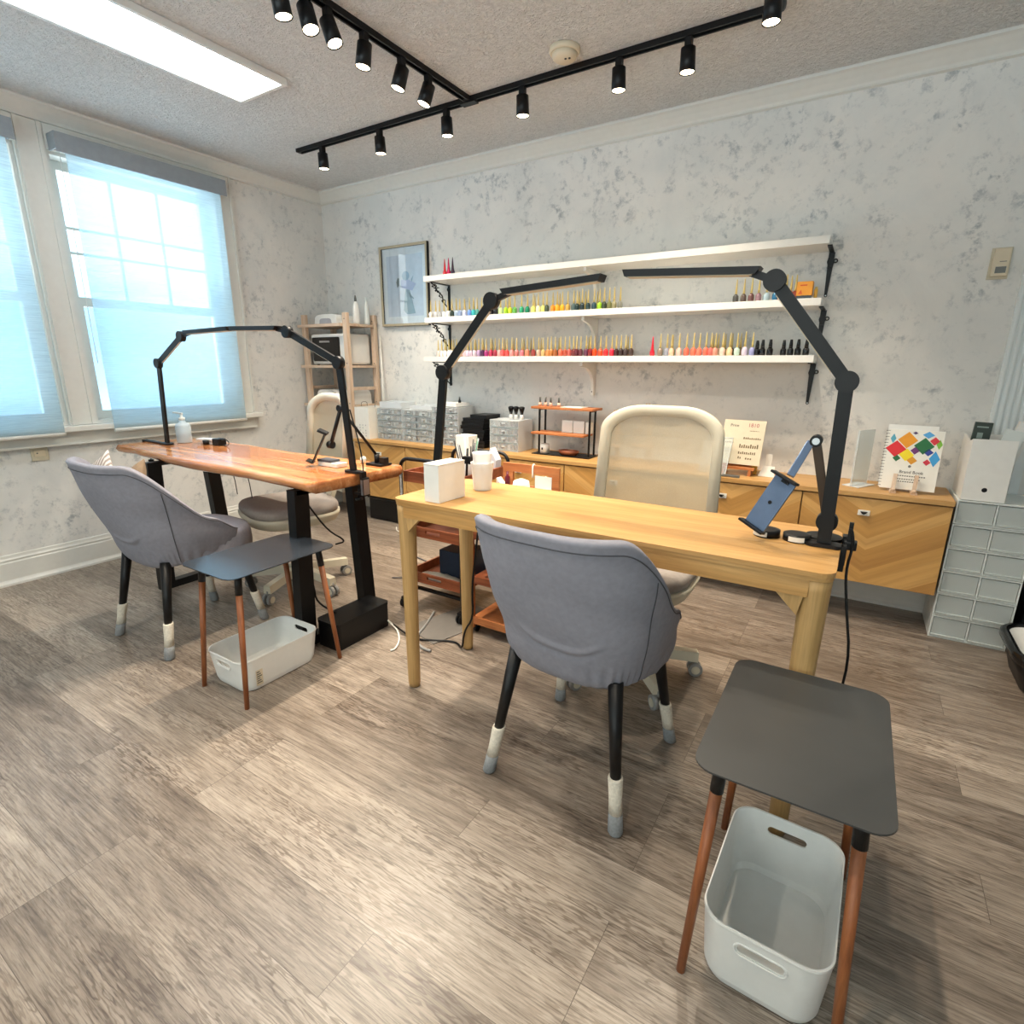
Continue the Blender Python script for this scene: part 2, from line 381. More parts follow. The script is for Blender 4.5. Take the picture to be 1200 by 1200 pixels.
def tag(o, label, cat, group=None, kind=None):
    if label: o['label'] = label
    if cat: o['category'] = cat
    if group: o['group'] = group
    if kind: o['kind'] = kind
    return o
def thing(name, label, cat, loc=(0, 0, 0), rz=0, group=None):
    o = bpy.data.objects.new(name, None); COL.objects.link(o); o.location = loc; o.rotation_euler = (0, 0, rz); o.empty_display_size = .05
    MX[o.name] = Matrix.Translation(loc) @ Matrix.Rotation(rz, 4, 'Z'); return tag(o, label, cat, group)
def L(o):
    """a G whose coordinates are local to thing o"""
    return G(MX[o.name].copy())
def struct(g, name, mat=None):
    o = g.out(name, mat); o['kind'] = 'structure'; return o
def copy_tree(o, parent=None):
    c = o.copy(); COL.objects.link(c)
    if parent is not None: c.parent = parent
    for ch in list(o.children): copy_tree(ch, c)
    return c
def text(s, body, loc, size, rot, mat, parent, name='lettering', align='CENTER'):
    cu = bpy.data.curves.new('t', 'FONT'); cu.body = body; cu.size = size; cu.align_x = align; cu.extrude = .0003
    t = bpy.data.objects.new('t', cu); COL.objects.link(t)
    me = bpy.data.meshes.new_from_object(t); bpy.data.objects.remove(t)
    me.transform(MX[parent.name].inverted() @ rot_at(loc, rot)); me.materials.clear(); me.materials.append(mat)
    o = bpy.data.objects.new(name, me); COL.objects.link(o); o.parent = parent; MX[o.name] = MX[parent.name]; return o
def rot_at(loc, rot): return Matrix.Translation(loc) @ (rot if isinstance(rot, Matrix) else Matrix.Identity(4))

# ------------------------------------------------------------------ room shell
XL, XR, YB, YF, ZC = -3.88, 1.75, 3.30, -1.9, 2.50
g = G(); g.box(XL - .15, XR + .15, YF - .15, YB + .15, -.12, 0); struct(g, 'floor', MT['floor'])
g = G(); g.box(XL - .15, XR + .15, YF - .15, YB + .15, ZC, ZC + .1); struct(g, 'ceiling', MT['ceiling'])
WIN = [(.40, 1.345), (1.48, 2.42)]; WZ0, WZ1 = .85, 2.30
g = G(); e = XL - .15                                                     # window wall with two openings
g.box(e, XL, YF - .15, WIN[0][0], 0, ZC); g.box(e, XL, WIN[0][1], WIN[1][0], 0, ZC); g.box(e, XL, WIN[1][1], YB, 0, ZC)
for a, b in WIN: g.box(e, XL, a, b, 0, WZ0); g.box(e, XL, a, b, WZ1, ZC)
struct(g, 'wall_left', MT['wall'])
DX0, DX1, DZ = .665, 1.47, 2.05
g = G(); g.box(XL - .15, DX0, YB, YB + .15, 0, ZC); g.box(DX1, XR + .15, YB, YB + .15, 0, ZC); g.box(DX0, DX1, YB, YB + .15, DZ, ZC)
struct(g, 'wall_back', MT['wall'])
g = G(); g.box(XR, XR + .15, YF, YB, 0, ZC); struct(g, 'wall_right', MT['wall'])
fx0, fx1, fz0, fz1 = -2.65, .95, .45, 2.35                                # wide window added behind the viewer for more daylight
g = G(); g.box(XL - .15, fx0, YF - .15, YF, 0, ZC); g.box(fx1, XR + .15, YF - .15, YF, 0, ZC); g.box(fx0, fx1, YF - .15, YF, 0, fz0); g.box(fx0, fx1, YF - .15, YF, fz1, ZC); struct(g, 'wall_front', MT['wall'])
g = G(); w3 = (fx1 - fx0) / 3
for i in range(4): x_ = fx0 + w3 * i; g.box(max(fx0, x_ - .03), min(fx1, x_ + .03), YF - .11, YF - .05, fz0, fz1)
for i in range(3):
    g.box(fx0 + w3 * i + .03, fx0 + w3 * (i + 1) - .03, YF - .11, YF - .05, fz0, fz0 + .05); g.box(fx0 + w3 * i + .03, fx0 + w3 * (i + 1) - .03, YF - .11, YF - .05, fz1 - .05, fz1)
w_ = struct(g, 'window_3', MT['trim'])
for i in range(3): g = G(); g.box(fx0 + w3 * i + .03, fx0 + w3 * (i + 1) - .03, YF - .082, YF - .078, fz0 + .05, fz1 - .05); g.out('pane', MT['glass'], w_)

# crown moulding and baseboards
def crown(name, p0, p1, inn):
    prof = [(0, ZC), (.085, ZC), (.085, ZC - .012), (.07, ZC - .018), (.045, ZC - .036), (.02, ZC - .058), (.016, ZC - .066), (.018, ZC - .074), (0, ZC - .078)]
    inn = Vector(inn); p0 = Vector(p0); p1 = Vector(p1)
    g = G(); g.prism([p0 + inn * a + Vector((0, 0, z)) for a, z in prof], p1 - p0); struct(g, name, MT['trim'])
crown('trim_1', (XL, YF, 0), (XL, YB, 0), (1, 0, 0)); crown('trim_2', (XL, YB, 0), (XR, YB, 0), (0, -1, 0))
crown('trim_3', (XR, YF, 0), (XR, YB, 0), (-1, 0, 0)); crown('trim_4', (XL, YF, 0), (XR, YF, 0), (0, 1, 0))
def baseb(name, p0, p1, inn):
    prof = [(0, 0), (.030, 0), (.030, .012), (.020, .022), (.016, .03), (.016, .125), (.012, .132), (.014, .142), (.008, .152), (.006, .166), (0, .17)]
    inn = Vector(inn); p0 = Vector(p0); p1 = Vector(p1)
    g = G(); g.prism([p0 + inn * a + Vector((0, 0, z)) for a, z in prof], p1 - p0); struct(g, name, MT['trim'])
baseb('baseboard_left', (XL, YF, 0), (XL, YB, 0), (1, 0, 0)); baseb('baseboard_back', (XL, YB, 0), (.51, YB, 0), (0, -1, 0))
baseb('baseboard_right', (XR, YF, 0), (XR, YB, 0), (-1, 0, 0)); baseb('baseboard_front', (XL, YF, 0), (XR, YF, 0), (0, 1, 0))

# windows: sash frames, glass, casing
for k, (a, b) in enumerate(WIN):
    xo = XL - .10
    g = G()
    g.box(xo - .05, XL, a, a + .018, WZ0, WZ1); g.box(xo - .05, XL, b - .018, b, WZ0, WZ1); g.box(xo - .05, XL, a + .018, b - .018, WZ1 - .018, WZ1); g.box(xo - .05, XL, a + .018, b - .018, WZ0, WZ0 + .018)
    i0, i1 = a + .018, b - .018; zm = 1.545
    for (z0, z1, x) in ((zm - .02, WZ1 - .018, xo - .03), (WZ0 + .018, zm + .02, xo + .005)):
        g.box(x, x + .032, i0, i0 + .055, z0, z1); g.box(x, x + .032, i1 - .055, i1, z0, z1)
        g.box(x, x + .032, i0 + .055, i1 - .055, z1 - .045, z1); g.box(x, x + .032, i0 + .055, i1 - .055, z0, z0 + .05)
    w = struct(g, 'window_%d' % (2 - k), MT['trim'])
    g = G()
    xm = xo - .014
    gy0, gy1, gz0, gz1 = i0 + .055, i1 - .055, zm + .03, WZ1 - .063
    for t in (1 / 3, 2 / 3): g.box(xm - .006, xm + .006, gy0 + (gy1 - gy0) * t - .008, gy0 + (gy1 - gy0) * t + .008, gz0, gz1)
    for z in (gz0 + (gz1 - gz0) * .36, gz0 + (gz1 - gz0) * .56): g.box(xm - .006, xm + .006, gy0, gy1, z - .008, z + .008)
    o = g.out('muntin_grid', MT['trim'], w)
    g = G(); g.box(xm - .003, xm - .0005, gy0, gy1, gz0, gz1); g.box(xo + .02, xo + .023, gy0, gy1, WZ0 + .068, zm - .025); g.out('pane', MT['glass'], w)
    g = G(); g.box(xo - .028, xo - .027, gy0, gy1, WZ0 + .02, zm - .02); g.out('insect_screen', MT['screen'], w)
g = G()
def flutes(g, x0, x1, y0, y1, z0, z1, n, wall):
    """fluted board; wall 'L' = on the left wall (runs in y), 'B' = on the back wall (runs in x)"""
    if wall == 'L':
        g.box(x0, x1, y0, y1, z0, z1)
        s = (y1 - y0) / n
        for i in range(n): g.cyl((x1 - .001, y0 + s * (i + .5), z0), (x1 - .001, y0 + s * (i + .5), z1), s * .36, n=8)
    else:
        g.box(x0, x1, y0, y1, z0, z1); s = (x1 - x0) / n
        for i in range(n): g.cyl((x0 + s * (i + .5), y0 + .001, z0), (x0 + s * (i + .5), y0 + .001, z1), s * .40, n=10)
g.box(XL, XL + .022, 2.42, 2.52, .85, 2.42); g.box(XL + .022, XL + .030, 2.425, 2.44, .85, 2.30); g.box(XL + .022, XL + .030, 2.50, 2.515, .85, 2.42)
struct(g, 'trim_5', MT['trim'])
g = G(); g.box(XL, XL + .022, 1.345, 1.48, .85, 2.42); g.box(XL + .022, XL + .030, 1.355, 1.372, .85, 2.42); g.box(XL + .022, XL + .030, 1.453, 1.470, .85, 2.42); struct(g, 'trim_6', MT['trim'])
g = G(); g.box(XL, XL + .022, .30, .40, .85, 2.42); struct(g, 'trim_7', MT['trim'])
g = G(); g.box(XL, XL + .026, .30, 1.345, 2.30, 2.42); g.box(XL, XL + .026, 1.48, 2.42, 2.30, 2.42); struct(g, 'trim_8', MT['trim'])
g = G(); g.box(XL, XL + .072, .26, 2.55, .815, .848, .006); g.box(XL, XL + .028, .30, 2.51, .74, .815); g.box(XL, XL + .036, .30, 2.51, .74, .752); struct(g, 'trim_9', MT['trim'])

def blind(y0, y1, label, cz):
    t = thing('roller_blind', label, 'blind', (XL + .09, (y0 + y1) / 2, .785), 0, 'roller blinds on the window wall')
    x = XL + .086
    g = G(); g.box(x - .0008, x + .0008, y0, y1, .815, 2.335); g.out('shade', MT['blind'], t)
    g = G(); g.cyl((x, y0, .808), (x, y1, .808), .011, n=10); g.out('hem_bar', MT['trim'], t)
    g = G(); g.cyl((x - .022, y0 - .03, 2.315), (x - .022, y1 + .01, 2.315), .020, n=14); g.out('roller_tube', MT['valance'], t)
    g = G(); g.box(x + .024, x + .030, y0 - .05, y1 + .03, 2.275, 2.37); g.box(XL + .027, x + .024, y0 - .05, y1 + .03, 2.362, 2.37)
    g.box(XL + .027, x + .024, y0 - .05, y0 - .042, 2.29, 2.362); g.box(XL + .027, x + .024, y1 + .022, y1 + .03, 2.29, 2.362); g.out('valance', MT['valance'], t)
    g = G(); g.tube([(x + .012, y0 - .032, 2.29), (x + .012, y0 - .032, 1.60), (x + .010, y0 - .030, 1.2)], .0022, 6); g.out('bead_chain', MT['white'], t)
blind(1.54, 2.395, 'sheer roller blind on the window nearer the back corner, bright gap on its left side', 0)
blind(.45, 1.290, 'sheer roller blind on the window cut off by the left photo edge', 0)

# door with fluted casing
g = G(); flutes(g, .51, .63, YB - .022, YB, 0, DZ + .06, 5, 'B'); g.box(.63, .665, YB - .03, YB + .15, 0, DZ + .035)
g.box(.51, 1.6, YB - .03, YB, DZ + .06, DZ + .16); g.box(.63, 1.55, YB - .012, YB - .0005, DZ - .01, DZ + .06)
g.box(DX1 - .001, 1.6, YB - .022, YB, 0, DZ + .06); struct(g, 'trim_10', simple('door_trim', '#e0e6e6', .35, var=.01))
g = G(); g.box(.672, DX1 - .006, YB + .02, YB + .06, .006, DZ)
for x0, x1, z0, z1 in ((.75, 1.03, .2, .95), (1.11, 1.39, .2, .95), (.75, 1.03, 1.1, 1.93), (1.11, 1.39, 1.1, 1.93)):
    g.box(x0, x1, YB + .012, YB + .02, z0, z1)
dr = struct(g, 'door_1', MT['white'])
g = G(); g.box(.655, DX1 + .01, YB + .15, YB + .17, 0, DZ + .02); struct(g, 'door_backing', MT['blackp'])  # added unseen backing, blocks daylight leaking past the door edge
g = G(); g.cyl((1.40, YB + .02, 1.0), (1.40, YB - .03, 1.0), .014); g.obox((1.40, YB - .03, 1.0), (1.29, YB - .03, 1.0), .018, .018); g.out('door_handle', MT['chrome'], dr)

# wall outlet, thermostat
t = thing('wall_outlet', 'beige wall outlet under the window sill, behind the left grey chair', 'outlet', (XL, 1.18, .665))
g = G(); g.box(XL, XL + .008, 1.14, 1.22, .665, .75, .003); g.out('cover_plate', MT['beige'], t)
g = G(); g.box(XL + .0085, XL + .010, 1.155, 1.205, .69, .725); g.out('socket', MT['cream'], t); g = G(); g.cyl((XL + .0102, 1.168, .708), (XL + .0115, 1.168, .708), .004, n=10); g.out('screw', MT['hardware'], t)
t = thing('wall_thermostat', 'tan rectangular thermostat on the back wall beside the fluted door trim', 'thermostat', (.425, YB, 1.58))
g = G(); g.box(.392, .462, YB - .008, YB, 1.578, 1.706, .002); g.out('back_plate', MT['beige'], t)
g = G(); g.box(.400, .456, YB - .032, YB - .008, 1.588, 1.70, .004); g.out('case', MT['cream'], t)
g = G(); g.box(.412, .448, YB - .034, YB - .032, 1.600, 1.626); g.out('display', MT['hardware'], t)
g = G(); g.box(.422, .446, YB - .0328, YB - .032, 1.645, 1.648); g.out('marking', MT['hardware'], t)

# ceiling light panel
t = thing('ceiling_light_panel', 'long flat white LED panel light on the ceiling near the windows', 'ceiling light', (-2.62, 1.3, ZC))
g = G(); x0, x1, y0, y1, z0 = -2.865, -2.505, .73, 1.985, 2.470
g.box(x0, x1, y0, y1, z0 + .022, ZC - .002); g.box(x0, x0 + .018, y0, y1, z0, z0 + .022); g.box(x1 - .018, x1, y0, y1, z0, z0 + .022); g.box(x0 + .018, x1 - .018, y0, y0 + .018, z0, z0 + .022); g.box(x0 + .018, x1 - .018, y1 - .018, y1, z0, z0 + .022)
g.out('housing', MT['white'], t)
g = G(); g.box(x0 + .018, x1 - .018, y0 + .018, y1 - .018, z0 + .006, z0 + .014); g.out('diffuser', MT['panel'], t)

# smoke detector
t = thing('smoke_detector', 'round cream smoke detector on the ceiling above the track light', 'smoke detector', (-1.275, 2.44, ZC))
g = G(); g.lathe((-1.275, 2.44, ZC), [(.066, 0), (.066, -.012), (.060, -.02)], 32); g.out('base_plate', MT['cream'], t)
g = G(); g.lathe((-1.275, 2.44, ZC), [(.055, -.02), (.050, -.036), (.036, -.044), (.0, -.046)], 32); g.out('cover', MT['cream'], t)
g = G(); g.cyl((-1.262, 2.425, ZC - .0445), (-1.262, 2.425, ZC - .047), .005); g.cyl((-1.246, 2.43, ZC - .042), (-1.246, 2.43, ZC - .047), .005); g.out('sensor_hole', MT['black'], t)

# track lighting
def track(name, p0, p1, label):
    p0, p1 = Vector(p0), Vector(p1); t = thing('light_track', label, 'light track', tuple((p0 + p1) / 2), 0, 'black lighting tracks on the ceiling')
    d = (p1 - p0).normalized(); sd = d.cross(Vector((0, 0, 1)))
    g = G(); g.obox(p0, p1, .036, .008)
    for s_ in (-1, 1): g.obox(p0 + sd * .014 * s_ + Vector((0, 0, -.011)), p1 + sd * .014 * s_ + Vector((0, 0, -.011)), .008, .016)
    g.out('rail', MT['black'], t)
    g = G(); g.obox(p0 - d * .012, p0 + d * .012, .038, .03); g.obox(p1 - d * .012, p1 + d * .012, .038, .03); g.out('end_cap', MT['blackp'], t)
    return t
ZT = ZC - .004
YT = 2.585
tA = track('light_track', (-3.20, YT, ZT), (-.47, YT, ZT), 'long black ceiling track parallel to the shelf wall')
tB = track('light_track', (-1.885, YT - .03, ZT), (-1.885, -.4, ZT), 'black ceiling track running from the tee joint toward the viewer, nearer the light panel')
tC = track('light_track', (-.45, YT - .06, ZT), (-.45, -.4, ZT), 'black ceiling track running toward the viewer at the right, cut off at the top')
g = G(); g.box(-1.93, -1.84, YT - .02, YT + .02, ZT - .024, ZT - .004); g.out('tee_joint', MT['blackp'], tA)
g = G(); g.tube([(-.50, YT, ZT - .01), (-.455, YT, ZT - .01), (-.45, YT - .03, ZT - .01), (-.45, YT - .08, ZT - .01)], .018, 10, 1); g.out('corner_joint', MT['blackp'], tC)

def spot(x, y, aim, label, grp, power=SPOT_W):
    """aim = direction the can points to"""
    t = thing('track_spotlight', label, 'spotlight', (x, y, ZT - .02), 0, grp)
    a = Vector(aim).normalized()
    g = G(); g.box(x - .014, x + .014, y - .014, y + .014, ZT - .055, ZT - .018, .002); g.out('track_adapter', MT['blackp'], t)
    piv = Vector((x, y, ZT - .055)); side = a.cross(Vector((0, 1, 0))); side = side.normalized() if side.length > .1 else Vector((1, 0, 0))
    c0 = piv + Vector((0, 0, -.012)) - a * .012 - side * .0; c1 = c0 + a * .084
    g = G(); g.tube([piv + Vector((0, 0, .01)), c0 + a * .03], .005, 8); g.out('stem', MT['blackp'], t)
    g = G(); R0 = g.ring(c0, a, .029, 28); R1 = g.ring(c1, a, .031, 28); g.bridge(R0, R1); g.face(R0[::-1]); R2 = g.ring(c1, a, .028, 28); g.bridge(R1, R2, False); R3 = g.ring(c1 - a * .006, a, .0265, 28); g.bridge(R2, R3)
    g.out('can', MT['black'], t)
    g = G(); g.cyl(c1 - a * .008, c1 - a * .003, .0268, n=28); g.out('lens', MT['lampface'], t)
    l = bpy.data.lights.new('spot_lamp', 'SPOT'); l.energy = power; l.color = (1, .87, .70); l.spot_size = math.radians(105); l.spot_blend = .8; l.shadow_soft_size = .022
    o = bpy.data.objects.new('spot_lamp', l); COL.objects.link(o); o.parent = t
    pos = c1 + a * .004; z = -a; xx = z.orthogonal().normalized(); yy = z.cross(xx)
    Mx = Matrix(((xx.x, yy.x, z.x, pos.x), (xx.y, yy.y, z.y, pos.y), (xx.z, yy.z, z.z, pos.z), (0, 0, 0, 1)))
    o.matrix_local = MX[t.name].inverted() @ Mx
G1 = 'spotlights on the track along the shelf wall'; G2 = 'spotlights on the track running toward the viewer'
for x, la in ((-2.99, 'black can spotlight at the far left end of the track along the shelf wall'),
              (-2.51, 'black can spotlight second from the left end of the track along the shelf wall'),
              (-2.03, 'black can spotlight just left of the tee joint on the shelf wall track'),
              (-1.57, 'black can spotlight just right of the tee joint, left of the smoke detector'),
              (-1.085, 'black can spotlight right of the smoke detector, third from the right track end'),
              (-.79, 'black can spotlight right of the smoke detector, nearer the track corner')):
    spot(x, YT, (0.02, .03, -1), la, G1)
for y, aim, la in ((2.27, (-.25, -.25, -1), 'black can spotlight nearest the tee joint on the crossing track, tilted left'),
                   (2.095, (-.22, -.2, -1), 'black can spotlight second from the tee joint on the crossing track, tilted left'),
                   (1.88, (-.10, -.1, -1), 'black can spotlight third from the tee joint, hanging nearly straight'),
                   (1.70, (.35, .1, -1), 'bright can spotlight fourth from the tee joint, tilted right'),
                   (1.60, (.30, .0, -1), 'bright can spotlight left of its neighbour, second from the top photo edge'),
                   (1.49, (.1, .1, -1), 'black can spotlight cut by the top photo edge')):
    spot(-1.885, y, aim, la, G2)
spot(-.45, 2.40, (0, 0, -1), 'glowing spotlight at the corner of the track, cut by the top photo edge', 'spotlights on the right hand track')
for y, w_ in ((1.7, 'farthest from the viewer'), (1.0, 'the middle one'), (.3, 'nearest the viewer')):  # unseen spotlights, added to brighten the room
    spot(-.45, y, (.0, .1, -1), 'added unseen black can spotlight on the right hand ceiling track, %s' % w_, 'added spotlights above the viewer', SPOT_W)
for y, w_ in ((.8, 'farther from the viewer'), (.1, 'nearer the viewer')):  # further unseen spotlights added for brightness
    spot(-1.885, y, (.0, .1, -1), 'added unseen black can spotlight on the left hand track, %s' % w_, 'added spotlights above the viewer on the left', SPOT_W)

# ------------------------------------------------------------------ yellow oak desk
X0, X1, Y0, Y1, ZT1 = -1.345, .010, 1.355, 1.775, .75
t = thing('oak_desk', 'light yellow oak desk with round legs, the one nearer the viewer', 'desk', ((X0 + X1) / 2, (Y0 + Y1) / 2, 0))
g = G(); g.rplate(X0, X1, Y0, Y1, ZT1 - .012, ZT1, .035); g.rplate(X0 + .002, X1 - .002, Y0 + .002, Y1 - .002, ZT1 - .022, ZT1 - .012, .033); g.out('desktop', MT['oak'], t)
g = G()
g.box(X0 + .05, X1 - .05, Y0 + .004, Y0 + .024, .685, .728); g.box(X0 + .05, X1 - .05, Y1 - .024, Y1 - .004, .685, .728)
g.box(X0 + .004, X0 + .024, Y0 + .05, Y1 - .05, .685, .728); g.box(X1 - .024, X1 - .004, Y0 + .05, Y1 - .05, .685, .728); g.out('apron', MT['oak'], t)
for sx_ in (0, 1):
    for sy_ in (0, 1):
        cx_ = X0 + .037 if sx_ == 0 else X1 - .037; cy_ = Y0 + .037 if sy_ == 0 else Y1 - .037
        dx_ = 1 if sx_ == 0 else -1; dy_ = 1 if sy_ == 0 else -1
        g = G(); g.lathe((cx_, cy_, 0), [(.021, .003), (.023, .02), (.027, .4), (.0305, .60), (.033, .70), (.034, .728)], 24); lg = g.out('leg', MT['oakv'], t)
        g = G(); g.cyl((cx_, cy_, 0), (cx_, cy_, .004), .018, n=16); g.out('foot_pad', MT['blackp'], lg)
        g = G(); g.prism([(cx_ + dx_ * .02, Y0 + .006 if sy_ == 0 else Y1 - .022, .69), (cx_ + dx_ * .085, Y0 + .006 if sy_ == 0 else Y1 - .022, .69), (cx_ + dx_ * .03, Y0 + .006 if sy_ == 0 else Y1 - .022, .635)], (0, .016, 0))
        g.out('corner_brace', MT['oakv'], t)

# ------------------------------------------------------------------ live-edge slab table
t = thing('live_edge_table', 'glossy reddish live edge slab table on black metal frames by the window', 'table', (-2.65, 1.61, 0))
def slab_outline(ins, z, seed):
    pts = []
    N = 40
    for i in range(N + 1):
        u = i / N; x = -3.555 + u * 1.765
        y = 1.425 - .065 * u + .022 * math.sin(u * 9 + .6) * (1 - .5 * u) + .012 * noise.noise(Vector((u * 9, seed, 0))) + ins
        pts.append((x + (ins * .8 if i == 0 else 0), y, z))
    pts += [(-1.772 - ins * .3, 1.50, z), (-1.768 - ins * .3, 1.65, z)]
    for i in range(N + 1):
        u = 1 - i / N; x = -3.50 + u * 1.735
        y = 1.845 + .012 * math.sin(u * 8) + .01 * noise.noise(Vector((u * 8, seed + 5, 0))) - ins
        pts.append((x, y, z))
    pts.append((-3.555 + ins, 1.62, z))
    return pts
g = G()
R_ = [[g._v(p) for p in slab_outline(i, z, 1)] for i, z in ((.030, .700), (.004, .712), (-.006, .728), (.0, .744), (.008, .751))]
for A, B in zip(R_, R_[1:]): g.bridge(A, B)
g.face(R_[0][::-1]); g.face(R_[-1]); g.out('slab_top', MT['slab'], t)
for fx in (-3.10, -1.92):
    g = G(); a, b = 1.375, 1.735
    g.box(fx - .025, fx + .025, a - .035, a + .035, 0, .045); g.box(fx - .025, fx + .025, b - .035, b + .035, 0, .045); g.box(fx - .025, fx + .025, a + .035, b - .035, 0, .04)
    g.obox((fx, a, .04), (fx, a + .025, .70), .05, .07, (0, 1, 0)); g.obox((fx, b, .04), (fx, b - .035, .70), .05, .07, (0, 1, 0))
    g.box(fx - .025, fx + .025, a, b, .68, .70); g.out('leg_frame', MT['black'], t)

# ------------------------------------------------------------------ floating oak cabinets
CY = 2.965; CZ0, CZ1 = .205, .62
xs = [-3.312, -2.78, -2.13, -1.477, -.826, -.175, .412]
t = thing('cabinet_worktop', 'long oak worktop on the floating cabinets along the shelf wall', 'worktop', (-1.5, 3.13, CZ1))
g = G(); g.box(-3.312, .412, CY - .008, YB - .001, CZ1 + .002, .645, .002); g.out('board', MT['oak'], t)
words = ['floating oak chevron cabinet behind the window table, at the far left end', 'floating oak chevron cabinet left of the desk, second from the left end', 'floating oak chevron cabinet behind the black framed trolley',
         'floating oak chevron cabinet behind the desk, left of the mesh chair', 'floating oak chevron cabinet partly behind the mesh office chair', 'floating oak chevron cabinet at the right end, beside the plastic drawers']
for i in range(6):
    a, b = xs[i] + .001, xs[i + 1] - .001
    t = thing('floating_cabinet', words[i], 'cabinet', ((a + b) / 2, CY, CZ0), 0, 'floating cabinets along the shelf wall')
    g = G(); g.box(a, b, CY + .02, YB - .001, CZ0, CZ1); g.out('body', MT['oak'], t)
    g = G(); g.box(a + .002, b - .002, CY, CY + .019, CZ0, CZ1 - .004, .0015); d = g.out('door', MT['chevron'], t, smooth=False)
    d.data.transform(Matrix.Identity(4))
    kx = (a + b) / 2 if i < 5 else .088
    if i == 4: kx = -.548
    g = G(); g.box(kx - .024, kx + .024, CY - .004, CY, .535, .56); hh = g.out('knob', MT['paper'], d)
    g = G(); g.prism([(kx - .014, CY - .006, .554), (kx + .014, CY - .006, .554), (kx + .008, CY - .006, .546), (kx, CY - .006, .541), (kx - .008, CY - .006, .546)], (0, -.012, 0)); g.out('pull', MT['blackp'], hh)

# ------------------------------------------------------------------ side tables
def side_table(cx, cy, rz, label, topm):
    t = thing('side_table', label, 'side table', (cx, cy, 0), rz, 'steel topped side tables')
    g = L(t); w, l = .157, .228
    g.rplate(-w, w, -l, l, .498, .5015, .04, 8); g.out('table_top', topm, t)
    for a in (-1, 1):
        for b in (-1, 1):
            x0, y0, x1, y1 = a * .112, b * .168, a * .137, b * .212
            k = lambda z: (x1 + (x0 - x1) * z / .498, y1 + (y0 - y1) * z / .498, z)
            g = L(t); g.cyl(k(0), k(.425), .0085, .0115, 18); lg = g.out('leg', MT['walnut'], t)
            g = L(t); g.cyl(k(.424), k(.498), .0125, .0125, 18); g.out('leg_socket', MT['blackp'], lg)
    return t
side_table(-.010, 1.115, 0.0, 'dark steel topped side table with walnut legs, in the right foreground', MT['matte'])
side_table(-1.850, 1.165, 0.0, 'dark steel topped side table with walnut legs, in front of the window table', MT['matte_sheen'])

# ------------------------------------------------------------------ bins
def bin_(cx, cy, rz, hw, hl, h, label, sticker=False):
    t = thing('storage_bin', label, 'bin', (cx, cy, 0), rz, 'white storage bins under side tables')
    g = L(t); n = 16
    def rr(k, z, hw_=hw, hl_=hl, r=.05): return [g._v((x, y, z)) for x, y in rrect(-hw_ * k, hw_ * k, -hl_ * k, hl_ * k, r, n)]
    th = .0035; A = rr(.90, .002); B = rr(.92, .0); 
    rows = [rr(.86, .001), rr(.90, .004), rr(.93, .02), rr(1.0, h - .008), rr(1.012, h - .004), rr(1.008, h), rr(.985, h), rr(.975, h - .006), rr(.905, .02), rr(.87, .006)]
    for P_, Q_ in zip(rows, rows[1:]): g.bridge(P_, Q_, False)
    g.face(rows[0][::-1]); g.face(rows[-1]); bmesh.ops.delete(g.bm, geom=A + B, context='VERTS')
    body = g.out('tub', MT['white'], t)
    # cut the two handle slots
    for s_ in (-1, 1):
        gg = L(t); y = s_ * hl * .98; z = h * .76; gg.prism([(x, y - .03, zz) for x, zz in rrect(-.042, .042, z - .010, z + .010, .0095, 5)], (0, .06, 0)); c = gg.out('cutter', MT['white'])
        me_c = c.data; c.data.transform(Matrix.Identity(4))
        c.matrix_world = Matrix.Identity(4)
        md = body.modifiers.new('slot', 'BOOLEAN'); md.object = c; md.solver = 'EXACT'
        CUT.append((body, c, md))
        g = L(t)
        pts = [(x, y * 1.0 + s_ * .0015, zz) for x, zz in rrect(-.046, .046, z - .014, z + .014, .013, 6)]
        g.tube(pts + [pts[0]], .0022, 6); g.out('handle_rim', MT['white'], t)
    if sticker:
        g = L(t); q = hw * .985
        g.prism([(hw * .952 + .001, -hl * .70, .02), (hw * .952 + .001, -hl * .70 + .028, .02), (hw * .978 + .001, -hl * .70 + .028, .085), (hw * .978 + .001, -hl * .70, .085)], (.0008, 0, 0)); st_ = g.out('sticker', MT['cream'], t)
        g = L(t)
        for i in range(6):
            z = .03 + i * .009; xx = hw * (.952 + .026 * (z - .02) / .065) + .0022
            g.box(xx, xx + .0005, -hl * .70 + .003, -hl * .70 + .024 - (i % 3) * .004, z, z + .004)
        g.out('print', MT['hardware'], st_)
    return t
CUT = []
bin_(-.005, 1.075, -.03, .115, .172, .165, 'white plastic bin under the side table in the right foreground')
bin_(-1.90, 1.165, .0, .122, .178, .135, 'white plastic bin with a printed sticker, under the side table by the window table', True)

